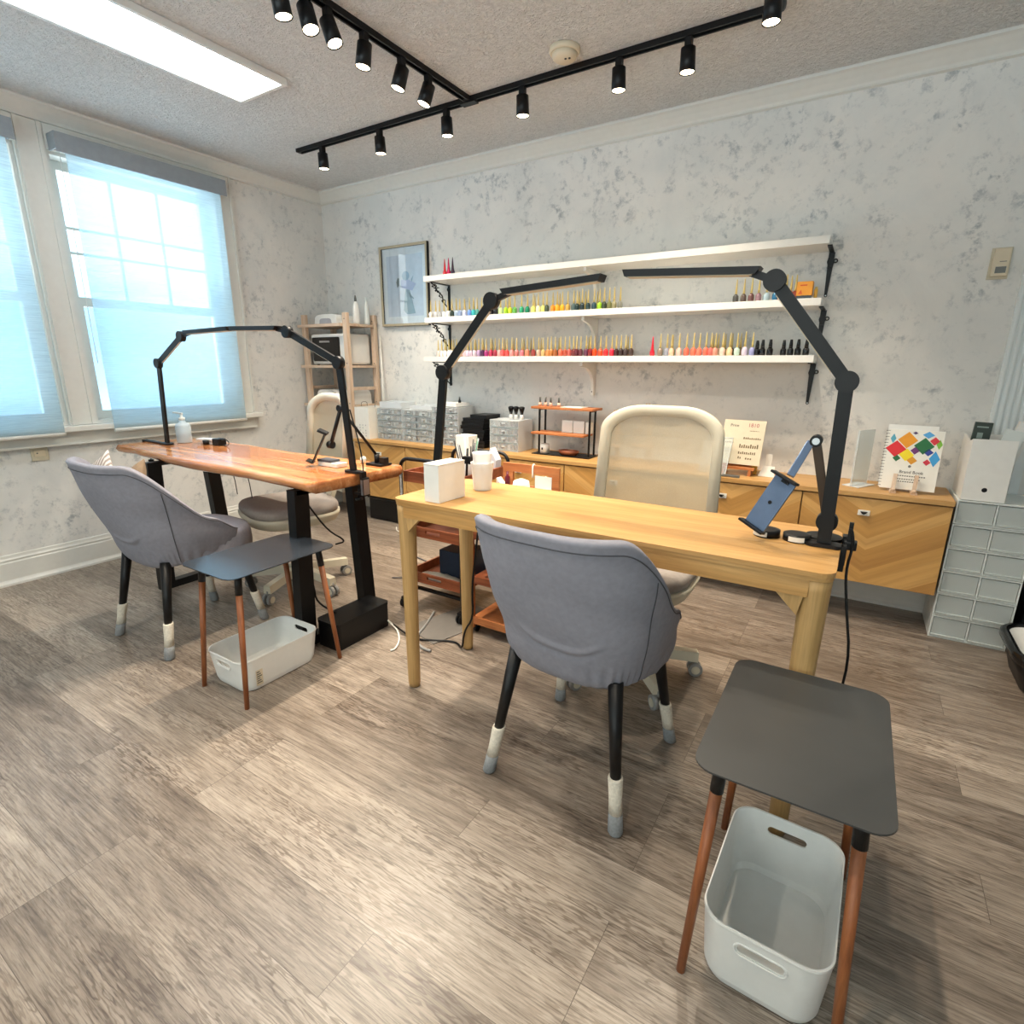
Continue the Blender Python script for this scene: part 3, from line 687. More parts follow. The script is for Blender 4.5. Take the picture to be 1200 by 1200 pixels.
# ------------------------------------------------------------------ slip-covered shell chairs
def shell_chair(cx, cy, rz, label):
    t = thing('slipcover_chair', label, 'chair', (cx, cy, 0), rz, 'grey slip covered chairs')
    NT, TH = 110, math.radians(112)
    def sm(a, b, x):
        x = max(0, min(1, (x - a) / (b - a))); return x * x * (3 - 2 * x)
    def sp(th, rx, ry, n=2.9):
        c, s_ = math.cos(th), math.sin(th)
        return rx * math.copysign(abs(s_) ** (2 / n), s_), -ry * math.copysign(abs(c) ** (2 / n), c)
    def P(th, v, off):
        d = abs(th) / TH
        top = .826 - .335 * sm(.33, 1.02, d); bot = .376 + .045 * d ** 2
        z = bot + (top - bot) * v
        q = (z - .376) / .45
        k = max(q, 0) ** .55
        rx = .205 + (.298 - .205) * (.45 * q + .55 * k) - off; ry = .195 + (.350 - .195) * (.65 * q + .35 * k) - off
        rx -= .012 * sm(.6, 1, q)
        x, y = sp(th, rx, ry)
        if off == 0:
            pl = math.exp(-((z - .41) / .035) ** 2) * .0042 * math.sin(th * 46 + 2 * math.sin(th * 7)) * sm(.1, .5, abs(th + .2)); wr = .007 * noise.noise(Vector((x * 5, y * 5, z * 9)))
            fold = (.008 * math.exp(-((z - .535 + .045 * math.cos((th - .1) * 4)) / .010) ** 2) - .006 * math.exp(-((z - .520 + .045 * math.cos((th - .1) * 4)) / .012) ** 2)) * (1 - sm(.22, .42, abs(th - .1)))
            n_ = Vector((x, y, 0)).normalized(); x += n_.x * (pl + wr + fold); y += n_.y * (pl + wr + fold)
        return (x, y + .01, z)
    g = L(t); rows = []
    ths = [-TH + 2 * TH * i / NT for i in range(NT + 1)]
    def row(v, off, dz=0, sc=1.0): return [g._v(Vector((P(th, v, off)[0] * sc, P(th, v, off)[1] * sc, P(th, v, off)[2] + dz))) for th in ths]
    rows.append(row(0, 0, -.018, .55)); rows.append(row(0, 0, -.016, .86)); rows.append(row(0, 0, -.010, .95))
    for i in range(56): rows.append(row(i / 55 * .985, .0))
    rows.append(row(.998, .006)); rows.append(row(1.006, .017)); rows.append(row(.998, .028))
    for i in range(10): rows.append(row(.985 - i / 9 * .80, .036))
    for A, B in zip(rows, rows[1:]): g.bridge(A, B, True, False)
    for k in (0, NT):                                                     # side edges of the wrap
        ring = [r[k] for r in rows]; n = len(ring)
        for i in range(n // 2 - 1):
            if i < n - 2 - i: g.face([ring[i], ring[i + 1], ring[n - 2 - i], ring[n - 1 - i]], True)
    g.out('shell_back', MT['fabric'], t)
    g = L(t); pts = [Vector(P(th, .93, 0)) + Vector((math.sin(th), -math.cos(th), 0)) * .0012 for th in ths[2:-2]]; g.tube(pts, .0016, 6); sb = g.out('piping', MT['seam'], t)
    for s_ in (-1, 1):
        g = L(t); g.tube([Vector(P(s_ * math.radians(62), v, 0)) + Vector((s_ * .0012, -.0008, 0)) for v in [i / 40 for i in range(1, 37)]], .0015, 6); g.out('side_seam', MT['seam'], t)
    # seat pad
    g = L(t); N = 48; rws = []
    for k, z in ((.90, .372), (.99, .38), (1.0, .40), (1.0, .44), (.985, .462), (.94, .476), (.80, .484), (.4, .488)):
        r = []
        for i in range(N):
            a = 2 * PI * i / N; c, s_ = math.cos(a), math.sin(a)
            x = .225 * math.copysign(abs(c) ** .72, c) * k; y = .06 + .215 * math.copysign(abs(s_) ** .72, s_) * k
            w = .004 * math.sin(i * 2.6 + 1) * (1 if .37 < z < .44 else 0)
            r.append(g._v((x * (1 + w * 3), y * (1 + w * 3), z)))
        rws.append(r)
    for A, B in zip(rws, rws[1:]): g.bridge(A, B)
    g.face(rws[0][::-1]); g.face(rws[-1], True); g.out('seat', MT['fabric'], t)
    for a in (-1, 1):
        for b in (-1, 1):
            x0, y0, x1, y1 = a * .155, b * .155, a * .208, b * .225
            k = lambda z: (x1 + (x0 - x1) * z / .40, y1 + (y0 - y1) * z / .40, z)
            g = L(t); g.cyl(k(.10), k(.40), .0135, .021, 20); lg = g.out('leg', MT['blackp'], t)
            g = L(t); kk = [k(.055), k(.09), k(.145), k(.15)]; rs = [.0185, .0180, .0200, .0190]
            R0 = [g.ring(p, (0, 0, 1), r, 24) for p, r in zip(kk, rs)]
            for A, B in zip(R0, R0[1:]): g.bridge(A, B)
            g.face(R0[0][::-1]); g.face(R0[-1]); g.out('knitted_sock', MT['sock'], lg)
            g = L(t); kk = [k(.0), k(.006), k(.03), k(.056)]; rs = [.017, .0205, .0195, .0190]
            R0 = [g.ring(p, (0, 0, 1), r, 24) for p, r in zip(kk, rs)]
            for A, B in zip(R0, R0[1:]): g.bridge(A, B)
            g.face(R0[0][::-1]); g.face(R0[-1]); g.out('sock_toe', MT['sockg'], lg)
    return t
shell_chair(-.59, 1.385, -.03, 'grey slip covered shell chair with sock feet at the yellow oak desk, seen from behind')
shell_chair(-2.515, 1.205, .02, 'grey slip covered shell chair holding cushions at the live edge table')

def cushion(name, label, loc, R, mat, w=.18, h=.18, th=.05, stripes=False):
    T = Matrix.Translation(loc) @ R
    g = G(T); N = 14; top = []; bot = []
    for j in range(N + 1):
        ra, rb = [], []
        for i in range(N + 1):
            u, v = i / N * 2 - 1, j / N * 2 - 1
            k = ((1 - u ** 4) * (1 - v ** 4)) ** .5; pin = 1 - .07 * (u * u * (1 - v * v) + v * v * (1 - u * u))
            p = (u * w * pin, v * h * pin, th * k + .002); q_ = (u * w * pin, v * h * pin, -th * k - .002)
            ra.append(g._v(p)); rb.append(g._v(q_))
        top.append(ra); bot.append(rb)
    for j in range(N):
        for i in range(N):
            g.face([top[j][i], top[j][i + 1], top[j + 1][i + 1], top[j + 1][i]], True); g.face([bot[j][i], bot[j + 1][i], bot[j + 1][i + 1], bot[j][i + 1]], True)
    rim = lambda G_: [G_[0][i] for i in range(N + 1)] + [G_[j][N] for j in range(1, N + 1)] + [G_[N][i] for i in range(N - 1, -1, -1)] + [G_[j][0] for j in range(N - 1, 0, -1)]
    g.bridge(rim(top), rim(bot))
    o = g.out(name, mat, None, loc); return tag(o, label, 'cushion')
m = M('ticking_stripe', '#cfc7c0', .85); v = m.coord((60, 1, 1)); wv = m.n.new('ShaderNodeTexWave'); wv.inputs['Scale'].default_value = .35; m.l.new(v, wv.inputs[0])
m.color(m.ramp(wv.outputs['Fac'], [(.35, '#9c8f88'), (.6, '#dcd5cd')])); MT['stripe'] = m.m
RX = lambda a: Matrix.Rotation(math.radians(a), 4, 'X'); RY = lambda a: Matrix.Rotation(math.radians(a), 4, 'Y'); RZ = lambda a: Matrix.Rotation(math.radians(a), 4, 'Z')
cushion('throw_cushion', 'small striped cushion peeking over the back of the left grey chair', (-2.685, 1.00, .725), RZ(10) @ RX(68) @ RZ(40), MT['stripe'], .09, .09, .018)
cushion('throw_cushion', 'tan cushion with a pointed corner leaning inside the left grey chair', (-2.615, 1.065, .650), RZ(-10) @ RX(62) @ RZ(42), MT['tan'], .12, .12, .035)

# ------------------------------------------------------------------ mesh office chairs
def office_chair(cx, cy, rz, label, base_rot=0.3):
    """local frame: sitter faces -Y, back at +Y"""
    t = thing('office_chair', label, 'office chair', (cx, cy, 0), rz, 'mesh back office chairs')
    g = L(t)                                                             # back frame: flat rounded arch
    def arch(w, z0, z1, r): 
        pts = [(-w * 1.04, z0)]
        for i in range(15):
            a = PI - i / 14 * PI / 2; pts.append((-w + r + r * math.cos(a), z1 - r * .62 + r * .62 * math.sin(a)))
        for i in range(15):
            a = PI / 2 - i / 14 * PI / 2; pts.append((w - r + r * math.cos(a), z1 - r * .62 + r * .62 * math.sin(a)))
        pts.append((w * 1.04, z0)); return pts
    def yb(x, z): return .235 + .06 * (z - .5) + -.10 * (x / .25) ** 2 * .55 + .02 * math.sin((z - .5) * 5)
    o1, o2 = arch(.245, .56, 1.045, .17), arch(.205, .56, 1.008, .14)
    rings = []
    for (a, b) in zip(o1, o2):
        f0 = Vector((a[0], yb(*a) - .012, a[1])); f1 = Vector((b[0], yb(*b) - .016, b[1])); f2 = Vector((b[0], yb(*b) + .006, b[1])); f3 = Vector((a[0] * .985, yb(*a) + .014, a[1] - .004))
        mid = (Vector((a[0], yb(*a), a[1])) * 1.02 - Vector((0, .003, .02)))
        rings.append([g._v(p) for p in (f0, f1, f2, f3, (a[0] * 1.012, yb(*a), a[1] + .005))])
    for A, B in zip(rings, rings[1:]): g.bridge(A, B)
    g.face(rings[0][::-1]); g.face(rings[-1]); A0 = [(-.245, .56), (.245, .56)]
    g.obox((-.24, yb(.24, .57), .57), (.24, yb(.24, .57), .57), .02, .04)
    g.out('back_frame', MT['white2'], t)
    g = L(t); N = 16; o3 = arch(.212, .57, 1.014, .145); half = len(o3) // 2
    for i in range(half):
        a, b = o3[i], o3[len(o3) - 1 - i]; a2, b2 = o3[i + 1], o3[len(o3) - 2 - i]
        A = [g._v((a[0] + (b[0] - a[0]) * k / N, yb(a[0] + (b[0] - a[0]) * k / N, a[1]) - .004, a[1])) for k in range(N + 1)]
        B = [g._v((a2[0] + (b2[0] - a2[0]) * k / N, yb(a2[0] + (b2[0] - a2[0]) * k / N, a2[1]) - .004, a2[1])) for k in range(N + 1)]
        g.bridge(A, B, True, False)
    g.out('mesh_back', MT['mesh'], t)
    g = L(t); g.obox((0, yb(0, .6) + .01, .62), (0, .20, .46), .07, .025, (0, 1, 0)); g.obox((0, .22, .45), (0, .02, .40), .07, .03); g.out('back_support', MT['white2'], t)
    def pad(g, rx, ry, prof, yc=-.02):
        rws = []
        for k, z in prof:
            r = []
            for i in range(44):
                a = 2 * PI * i / 44; c, s_ = math.cos(a), math.sin(a)
                r.append(g._v((rx * math.copysign(abs(c) ** .62, c) * k, yc + ry * math.copysign(abs(s_) ** .62, s_) * k, z - (.02 if s_ < -.8 else 0) * 0)))
            rws.append(r)
        for A, B in zip(rws, rws[1:]): g.bridge(A, B)
        g.face(rws[0][::-1]); g.face(rws[-1], True)
    g = L(t); pad(g, .245, .235, [(.80, .385), (.93, .40), (.99, .43), (1.0, .448)]); g.out('seat_shell', MT['white2'], t)
    g = L(t); pad(g, .240, .230, [(.97, .449), (1.0, .465), (.99, .483), (.95, .494), (.8, .50), (.4, .502)]); g.out('seat_cushion', MT['fabric2'], t)
    g = L(t); g.cyl((0, 0, .12), (0, 0, .30), .025, n=18); g.cyl((0, 0, .30), (0, 0, .39), .016, n=16); g.box(-.07, .07, -.08, .08, .37, .388); g.out('gas_column', MT['blackp'], t)
    g = L(t); g.lathe((0, 0, .07), [(.035, 0), (.04, .03), (.036, .06)], 20); g.out('hub', MT['white2'], t)
    for i in range(5):
        a = base_rot + i * 2 * PI / 5; d = Vector((math.cos(a), math.sin(a), 0))
        g = L(t); g.prism([tuple(d * .03 + Vector((0, 0, z)) + Vector((-d.y, d.x, 0)) * s_) for s_, z in ((-.022, .085), (.022, .085), (.018, .125), (-.018, .125))], tuple(d * .245 + Vector((0, 0, -.022))))
        ar = g.out('base_arm', MT['white2'], t)
        g = L(t); c = d * .268; g.cyl(tuple(c + Vector((0, 0, .05))), tuple(c + Vector((0, 0, .075))), .009); s2 = Vector((-d.y, d.x, 0))
        for k in (-1, 1): g.cyl(tuple(c + s2 * .006 * k + Vector((0, 0, .028))), tuple(c + s2 * .022 * k + Vector((0, 0, .028))), .028, n=20)
        ca = g.out('caster', MT['rubber'], ar)
        for k in (-1, 1): g = L(t); g.cyl(tuple(c + s2 * .0222 * k + Vector((0, 0, .028))), tuple(c + s2 * .0245 * k + Vector((0, 0, .028))), .017, n=18); g.out('wheel_cap', MT['white2'], ca)
    return t
office_chair(-.655, 1.945, .03, 'beige mesh back office chair behind the yellow oak desk', 5.45)
office_chair(-2.52, 1.80, -.30, 'beige mesh back office chair behind the live edge table, seen at an angle', 0.30)

# ------------------------------------------------------------------ folding double-arm lamps
def arm_lamp(pts_l, pts_r, y, label, ztop, under, hl, hr):
    """two jointed posts rising from the table ends, each with a light bar; pts: base, knee, shoulder, head start, head end"""
    t = thing('desk_arm_lamp', label, 'desk lamp', (pts_r[0][0], y, ztop), 0, 'folding arm lamps clamped to the desks')
    for side, P_ in (('l', pts_l), ('r', pts_r)):
        V = [Vector((p[0], y, p[1])) for p in P_]
        g = G(); g.obox(V[0], V[1], .012, .032, (1, 0, 0)); g.out('lower_post', MT['black'], t)
        g = G(); g.obox(V[1], V[2], .012, .030, (1, 0, .3)); up_ = g.out('upper_arm', MT['black'], t)
        g = G()
        d = (V[2] - V[1]).normalized(); nrm = Vector((-d.z, 0, d.x)); nrm = nrm if nrm.z < 0 else -nrm
        g.obox(V[1] + d * .04 + nrm * .016, V[2] - d * .03 + nrm * .016, .008, .002, nrm); g.out('light_strip', MT['cream'], up_)
        for k in (1, 2):
            g = G(); c = V[k]; g.cyl((c.x, y - .016, c.z), (c.x, y + .010, c.z), .026, n=28); g.out('joint', MT['blackp'], t)
        g = G(); d = (V[4] - V[3]).normalized(); g.obox(V[2], V[3] + d * .03, .014, .018); g.out('neck', MT['blackp'], t)
        g = G(); nn_ = Vector((-d.z, 0, d.x)); nn_ = nn_ if nn_.z > 0 else -nn_
        a, b = V[3], V[4]; q = [a + nn_ * .010, b + nn_ * .010, b - d * .008 - nn_ * .008, a + d * .012 - nn_ * .008]
        g.prism([tuple(p + Vector((0, -.024, 0))) for p in q], (0, .048, 0)); hd = g.out('lamp_head', MT['black'], t)
        g = G(); g.obox(a + d * .02 - nn_ * .009, b - d * .015 - nn_ * .009, .030, .002, nn_); g.out('light_strip', MT['cream'], hd)
        # clamp
        g = G(); bx = V[0].x; o_ = 1 if side == 'r' else -1
        g.prism([(x, yy, ztop + .0015) for x, yy in rrect(bx - .045, bx + .045, y - .022, y + .022, .021, 6)], (0, 0, .008))
        ex = hr if side == 'r' else hl
        g.box(min(ex, ex + o_ * .012), max(ex, ex + o_ * .012), y - .014, y + .014, under - .035, ztop + .0095)
        g.box(min(ex + o_ * .006, bx), max(ex + o_ * .006, bx), y - .012, y + .012, ztop + .001, ztop + .008)
        g.box(min(ex, ex - o_ * .045), max(ex, ex - o_ * .045), y - .010, y + .010, under - .040, under - .031)
        g.cyl((ex - o_ * .028, y, under - .065), (ex - o_ * .028, y, under - .004), .004); g.cyl((ex - o_ * .028, y, under - .004), (ex - o_ * .028, y, under - .001), .012); g.cyl((ex - o_ * .028, y, under - .066), (ex - o_ * .028, y, under - .056), .015)
        g.out('clamp', MT['blackp'], t)
    return t
LY = 1.583
arm_lamp([(-1.333, .76), (-1.28, 1.175), (-1.07, 1.405), (-1.026, 1.427), (-.680, 1.447)],
         [(-.028, .76), (-.034, 1.168), (-.222, 1.408), (-.256, 1.432), (-.617, 1.452)], LY,
         'black folding double arm lamp arched over the yellow oak desk', .75, .728, -1.347, .012)
LY2 = 1.60
arm_lamp([(-3.325, .762), (-3.285, 1.20), (-3.015, 1.335), (-2.96, 1.352), (-2.57, 1.360)],
         [(-1.802, .762), (-1.845, 1.208), (-2.155, 1.336), (-2.21, 1.352), (-2.56, 1.360)], LY2,
         'black folding double arm lamp arched over the live edge table', .752, .700, -3.575, -1.752)

# ------------------------------------------------------------------ phone and tablet holders
t = thing('phone_holder', 'dark folding phone holder standing on the oak desk beside the lamp post', 'phone holder', (-.030, 1.69, .7505))
hb = Vector((-.030, 1.655, .80)); ht = Vector((-.083, 1.640, 1.015)); hp = Vector((-.128, 1.585, .925))
g = G(); g.prism([(x, y, .7505) for x, y in rrect(-.075, .012, 1.61, 1.69, .035, 8)], (0, 0, .010)); g.box(.012, .026, 1.635, 1.665, .69, .77); g.cyl((-.035, 1.65, .76), (-.035, 1.65, .79), .012); g.out('base_clamp', MT['blackp'], t)
g = G(); g.cyl((hb.x, 1.638, .80), (hb.x, 1.672, .80), .026, n=26); g.out('base_joint', MT['blackp'], t)
g = G(); g.obox(hb, ht, .014, .022, (1, 0, 0), .002); g.out('lower_arm', simple('bronze_arm', '#4a3d32', .35, .3), t)
g = G(); g.cyl((ht.x, 1.625, ht.z), (ht.x, 1.665, ht.z), .015, n=22); kj = g.out('elbow_joint', MT['blackp'], t)
g = G(); g.cyl((ht.x, 1.623, ht.z), (ht.x, 1.625, ht.z), .009, n=18); g.cyl((ht.x, 1.6215, ht.z), (ht.x, 1.623, ht.z), .003, n=8); g.out('screw', MT['chrome'], kj)
bl = simple('blue_sheen_metal', '#5f7390', .32, .4)  # dark metal with its blue reflection put into the colour
g = G(); g.obox(ht + Vector((-.012, -.004, -.004)), hp, .020, .014, (0, -1, 0), .002); g.out('upper_arm', bl, t)
pc = Vector((-.163, 1.555, .855)); RR = Matrix.Translation(pc) @ RZ(-18) @ RX(-12) @ RY(22)
g = G(RR); g.box(-.030, .030, -.004, .004, -.075, .070, .002); g.out('cradle_plate', bl, t)
g = G(RR); g.box(-.040, .034, -.022, .006, .070, .077, .002); g.out('cradle_clip', MT['blackp'], t); g = G(RR); g.box(-.040, .034, -.022, .006, -.082, -.075, .002); g.out('cradle_clip', MT['blackp'], t)
g = G(RR); g.cyl((0, -.0042, 0), (0, -.0055, 0), .005, n=14); g.box(-.006, .014, -.010, -.0045, .061, .068); g.out('grip_pad', MT['black'], t)

t = thing('tablet_holder', 'black jointed tablet holder with thin arms at the corner of the live edge table', 'tablet holder', (-1.86, 1.80, .752))
g = G(); g.box(-1.90, -1.80, 1.76, 1.83, .7525, .762, .003); g.box(-1.83, -1.80, 1.78, 1.81, .762, .79); g.cyl((-1.86, 1.795, .762), (-1.86, 1.795, .80), .012); g.out('base_clamp', MT['blackp'], t)
pA = Vector((-1.865, 1.795, .80)); pB = Vector((-1.925, 1.66, 1.015)); pC = Vector((-2.00, 1.655, .85)); 
g = G(); g.tube([pA, pB], .0065, 10); g.out('rear_arm', MT['black'], t)
g = G(); g.tube([pB, pC], .0085, 10); g.out('front_arm', MT['black'], t)
g = G(); g.cyl(pC + Vector((-.012, 0, 0)), pC + Vector((.012, 0, 0)), .017); g.cyl(pB + Vector((0, -.012, 0)), pB + Vector((0, .012, 0)), .015); g.out('joint', MT['blackp'], t)
RR = Matrix.Translation((-2.050, 1.63, .835)) @ RZ(-50) @ RY(0) @ RX(-26)
g = G(RR); g.box(-.022, .022, -.003, .003, -.07, .07); g.box(-.030, .030, -.028, .004, -.076, -.070); g.box(-.030, .030, -.034, .010, .068, .080, .003); g.out('cradle', MT['blackp'], t)

# ------------------------------------------------------------------ wall shelves with brackets
SX0, SX1, SY0 = -2.645, -.222, 3.075
SH = [(1.785, 'top'), (1.518, 'middle'), (1.2585, 'bottom')]
def bracket_scroll(x, z, label):
    t = thing('scroll_bracket', label, 'shelf bracket', (x, YB, z), 0, 'black scroll iron brackets at the left shelf ends')
    g = G(); g.box(x - .010, x + .010, YB - .005, YB - .0005, z - .17, z - .001); g.box(x - .010, x + .010, YB - .20, YB - .004, z - .006, z - .001)
    g.cyl((x, YB - .010, z - .03), (x, YB - .004, z - .03), .014); g.cyl((x, YB - .008, z - .15), (x, YB - .002, z - .15), .010); g.out('iron_plate', MT['black'], t)
    g = G(); p = [(x, YB - .195, z - .006)]
    for i in range(13):
        a = i / 12; p.append((x, YB - .19 + .17 * a + .012 * math.sin(a * 14), z - .012 - .15 * a ** 1.4))
    g.tube(p, .0045, 6)
    for i, (yy, zz) in enumerate(((.16, .03), (.125, .05), (.09, .078), (.06, .11))):
        q = [(x, YB - yy + .022 * math.cos(k * .55 + i) * (1 - k / 14), z - zz + .022 * math.sin(k * .55 + i) * (1 - k / 14)) for k in range(11)]
        g.tube(q, .0032, 5)
    for yy, zz in ((.178, .02), (.145, .045), (.105, .075), (.075, .105)): g.lathe((x, YB - yy - .008, z - zz - .008), [(.001, -.008), (.006, 0), (.001, .008)], 8)
    g.out('scrollwork', MT['black'], t)
def bracket_strap(x, z, label):
    t = thing('strap_bracket', label, 'shelf bracket', (x, YB, z), 0, 'black iron brackets at the right shelf ends')
    g = G(); g.prism([(x - .011, YB - .001, z - .005), (x + .016, YB - .001, z - .005), (x + .014, YB - .001, z - .05), (x + .006, YB - .001, z - .20), (x - .007, YB - .001, z - .20), (x - .011, YB - .001, z - .05)], (0, -.006, 0))
    g.cyl((x, YB - .001, z - .203), (x, YB - .007, z - .203), .0075); g.box(x - .009, x + .011, YB - .19, YB - .004, z - .006, z - .001); g.out('iron_plate', MT['black'], t)
    g = G(); c = (x + .022, YB - .008, z - .045); g.tube([(c[0] + .008 * math.cos(k), c[1], c[2] + .008 * math.sin(k)) for k in [i * .63 for i in range(11)]], .003, 5)
    g.prism([(x + (.010) * a, YB - .01, z - .03 - zz) for a, zz in ((-1, 0), (1.3, 0), (1.8, .02), (.9, .045), (-.6, .045), (-1.4, .02))], (0, -.012, 0)); g.out('leaf_ornament', MT['black'], t)
    g = G(); g.cyl((x, YB - .007, z - .203), (x, YB - .009, z - .203), .0035, n=10); g.out('screw', MT['chrome'], t)
def corbel(x, z, label):
    t = thing('shelf_corbel', label, 'shelf bracket', (x, YB, z), 0, 'white wooden corbels under the shelves')
    pts = [(0, 0), (-.205, 0), (-.205, -.022), (-.185, -.026)]
    for i in range(11):
        a = i / 10 * PI / 2; pts.append((-.175 + .145 * math.sin(a), -.03 - .12 * (1 - math.cos(a))))
    pts += [(-.03, -.20), (0, -.20)]
    g = G(); g.prism([(x - .009, YB - .001 + a, z - .001 + b) for a, b in pts], (.018, 0, 0)); g.out('curved_brace', MT['whitepaint'], t)
    g = G(); g.cyl((x, YB - .031, z - .18), (x, YB - .0335, z - .18), .004); g.out('screw', MT['hardware'], t)
for z, nm in SH:
    g = G(); g.box(SX0 - (.02 if nm == 'bottom' else 0), SX1 + (.003 if nm == 'bottom' else 0), SY0, YB - .0005, z - .034, z, .001)
    o = g.out('wall_shelf', MT['whitepaint'], None, (-1.43, 3.18, z)); tag(o, 'long white wall shelf, %s' % {'top': 'the top one, holding three small pointed bottles', 'middle': 'the middle one, with green and amber polish bottles', 'bottom': 'the bottom one, with red and pink polish bottles'}[nm], 'shelf', 'white wall shelves')
    zz = z - .034
    corbel(-1.45, zz, 'white curved corbel under the middle of the %s white shelf' % nm)
    bracket_scroll(-2.60, zz, 'black scroll iron bracket under the left end of the %s white shelf' % nm)
    bracket_strap(-.222 if nm != 'bottom' else -.235, zz, 'black iron bracket under the right end of the %s white shelf' % nm)

# ------------------------------------------------------------------ polish bottles
def xat(px, py, y):
    """x of the point at depth y that the photo shows at pixel px, py"""
    r = (px - 600) / 640.17 * r2 - (py - 600) / 640.17 * u2 + fw
    return r.x * y / r.y
def bottle_mesh(kind):
    g = G()
    if kind == 'slim':
        g.use(MT['paper']); g.lathe((0, 0, 0), [(.010, 0), (.0138, .004), (.0150, .020), (.0142, .032), (.008, .040), (.006, .042)], 12)
        g.use(MT['gold']); g.lathe((0, 0, 0), [(.0058, .040), (.0055, .060), (.0042, .085), (.0025, .112), (.001, .116)], 10)
    elif kind == 'cone':
        g.use(MT['paper']); g.lathe((0, 0, 0), [(.010, 0), (.0135, .006), (.0135, .022), (.009, .034), (.0065, .06), (.003, .10), (.001, .108)], 12)
    else:
        g.use(MT['pblack']); g.lathe((0, 0, 0), [(.0125, 0), (.0145, .004), (.0145, .026), (.012, .033), (.008, .036)], 14)
        g.use(MT['pblack']); g.lathe((0, 0, 0), [(.0095, .036), (.0085, .055), (.0065, .074), (.0055, .076)], 12)
    o = g.out('proto', None, None); me = o.data; bpy.data.objects.remove(o); return me
BM = {k: bottle_mesh(k) for k in ('slim', 'cone', 'black')}
NAMES = set()
def bottles(items, z, y, py, shelf, group):
    for i, (px, h, nm, kind) in enumerate(items):
        x = xat(px, py, y)
        o = bpy.data.objects.new('polish_bottle', BM[kind]); COL.objects.link(o)
        o.location = (x, y + random.uniform(-.003, .003), z + .0004); o.rotation_euler = (0, 0, random.uniform(0, 6)); s_ = random.uniform(.97, 1.03); o.scale = (s_, s_, s_)
        if kind != 'black':
            o.material_slots[0].link = 'OBJECT'; o.material_slots[0].material = cm(h, .22)
        cap = {'slim': 'with slim gold cap', 'cone': 'with matching pointed cap', 'black': 'with black cap'}[kind]
        l = items[i - 1][2] if i else None; r = items[i + 1][2] if i < len(items) - 1 else None
        if l and r: w = 'between %s and %s' % (l, r)
        elif l: w = 'at the right end of its row, next to %s' % l
        elif r: w = 'at the left end of its row, next to %s' % r
        else: w = 'standing alone'
        la = '%s polish bottle %s on the %s, %s' % (nm, cap, shelf, w)
        la = ' '.join(la.split()[:16]); k = 2
        NAMES.add(la); tag(o, la, 'nail polish', group)
MID = [(505, '#d8d3cc', 'off white'), (511, '#c9cacc', 'silver'), (515.5, '#b5b6b8', 'grey'), (520.5, '#d9dde0', 'clear'), (525, '#eef0ef', 'pure white'), (530, '#2b3a33', 'blackish'), (534.8, '#a9bccf', 'pale blue'), (539.3, '#8d9fc0', 'slate blue'), (544.5, '#c4cbe8', 'lavender'), (550, '#6c92d6', 'cornflower'), (554.8, '#3fb3ba', 'teal'),
       (559.5, '#4e9a93', 'sea green'), (564.5, '#2c3138', 'charcoal'), (570, '#17181d', 'black'), (576, '#131417', 'jet'), (581.5, '#1d1e20', 'ink'), (586.5, '#c8dfa0', 'pale green'), (593, '#9fcf2e', 'lime'), (598, '#bccb2f', 'yellow green'), (603, '#63a850', 'leaf green'), (611, '#2c9a70', 'jade'), (618, '#15805c', 'emerald'), (624.5, '#d7e07a', 'lemon'), (630.5, '#ece3b8', 'cream'), (636.3, '#e6e07e', 'pale yellow'), (640.8, '#3d4a3a', 'dark olive'),
       (648, '#d98c2e', 'orange'), (653, '#dba02f', 'amber'), (659, '#e0a71f', 'golden'), (665, '#c9a04a', 'ochre'), (672, '#4c6060', 'smoke green'), (675.8, '#1d3230', 'deep green'), (682, '#1b2e33', 'midnight'), (689, '#1f3a3c', 'dark teal'), (696, '#29434f', 'petrol'), (702.5, '#96c62c', 'bright lime'), (707.6, '#3a4430', 'moss'), (713.5, '#6f7146', 'olive'), (719, '#8a8560', 'khaki'), (726, '#75766a', 'stone grey')]
bottles([(a, b, c, 'slim') for a, b, c in MID], 1.518, 3.13, 365, 'middle shelf', 'polish bottles on the left half of the middle shelf')
MR = [(862, '#4d4c49', 'dark grey'), (871, '#5f5048', 'brown'), (880, '#6b4a48', 'maroon'), (888.5, '#94747c', 'mauve'), (898, '#a5bcc6', 'pale aqua'), (908, '#2a6c94', 'blue'), (914.5, '#d78a5a', 'apricot'), (920, '#df9161', 'peach'), (925.5, '#d9743c', 'tangerine'), (931, '#8b3b30', 'brick')]
bottles([(a, b, c, 'slim') for a, b, c in MR], 1.518, 3.13, 350, 'middle shelf', 'polish bottles at the right end of the middle shelf')
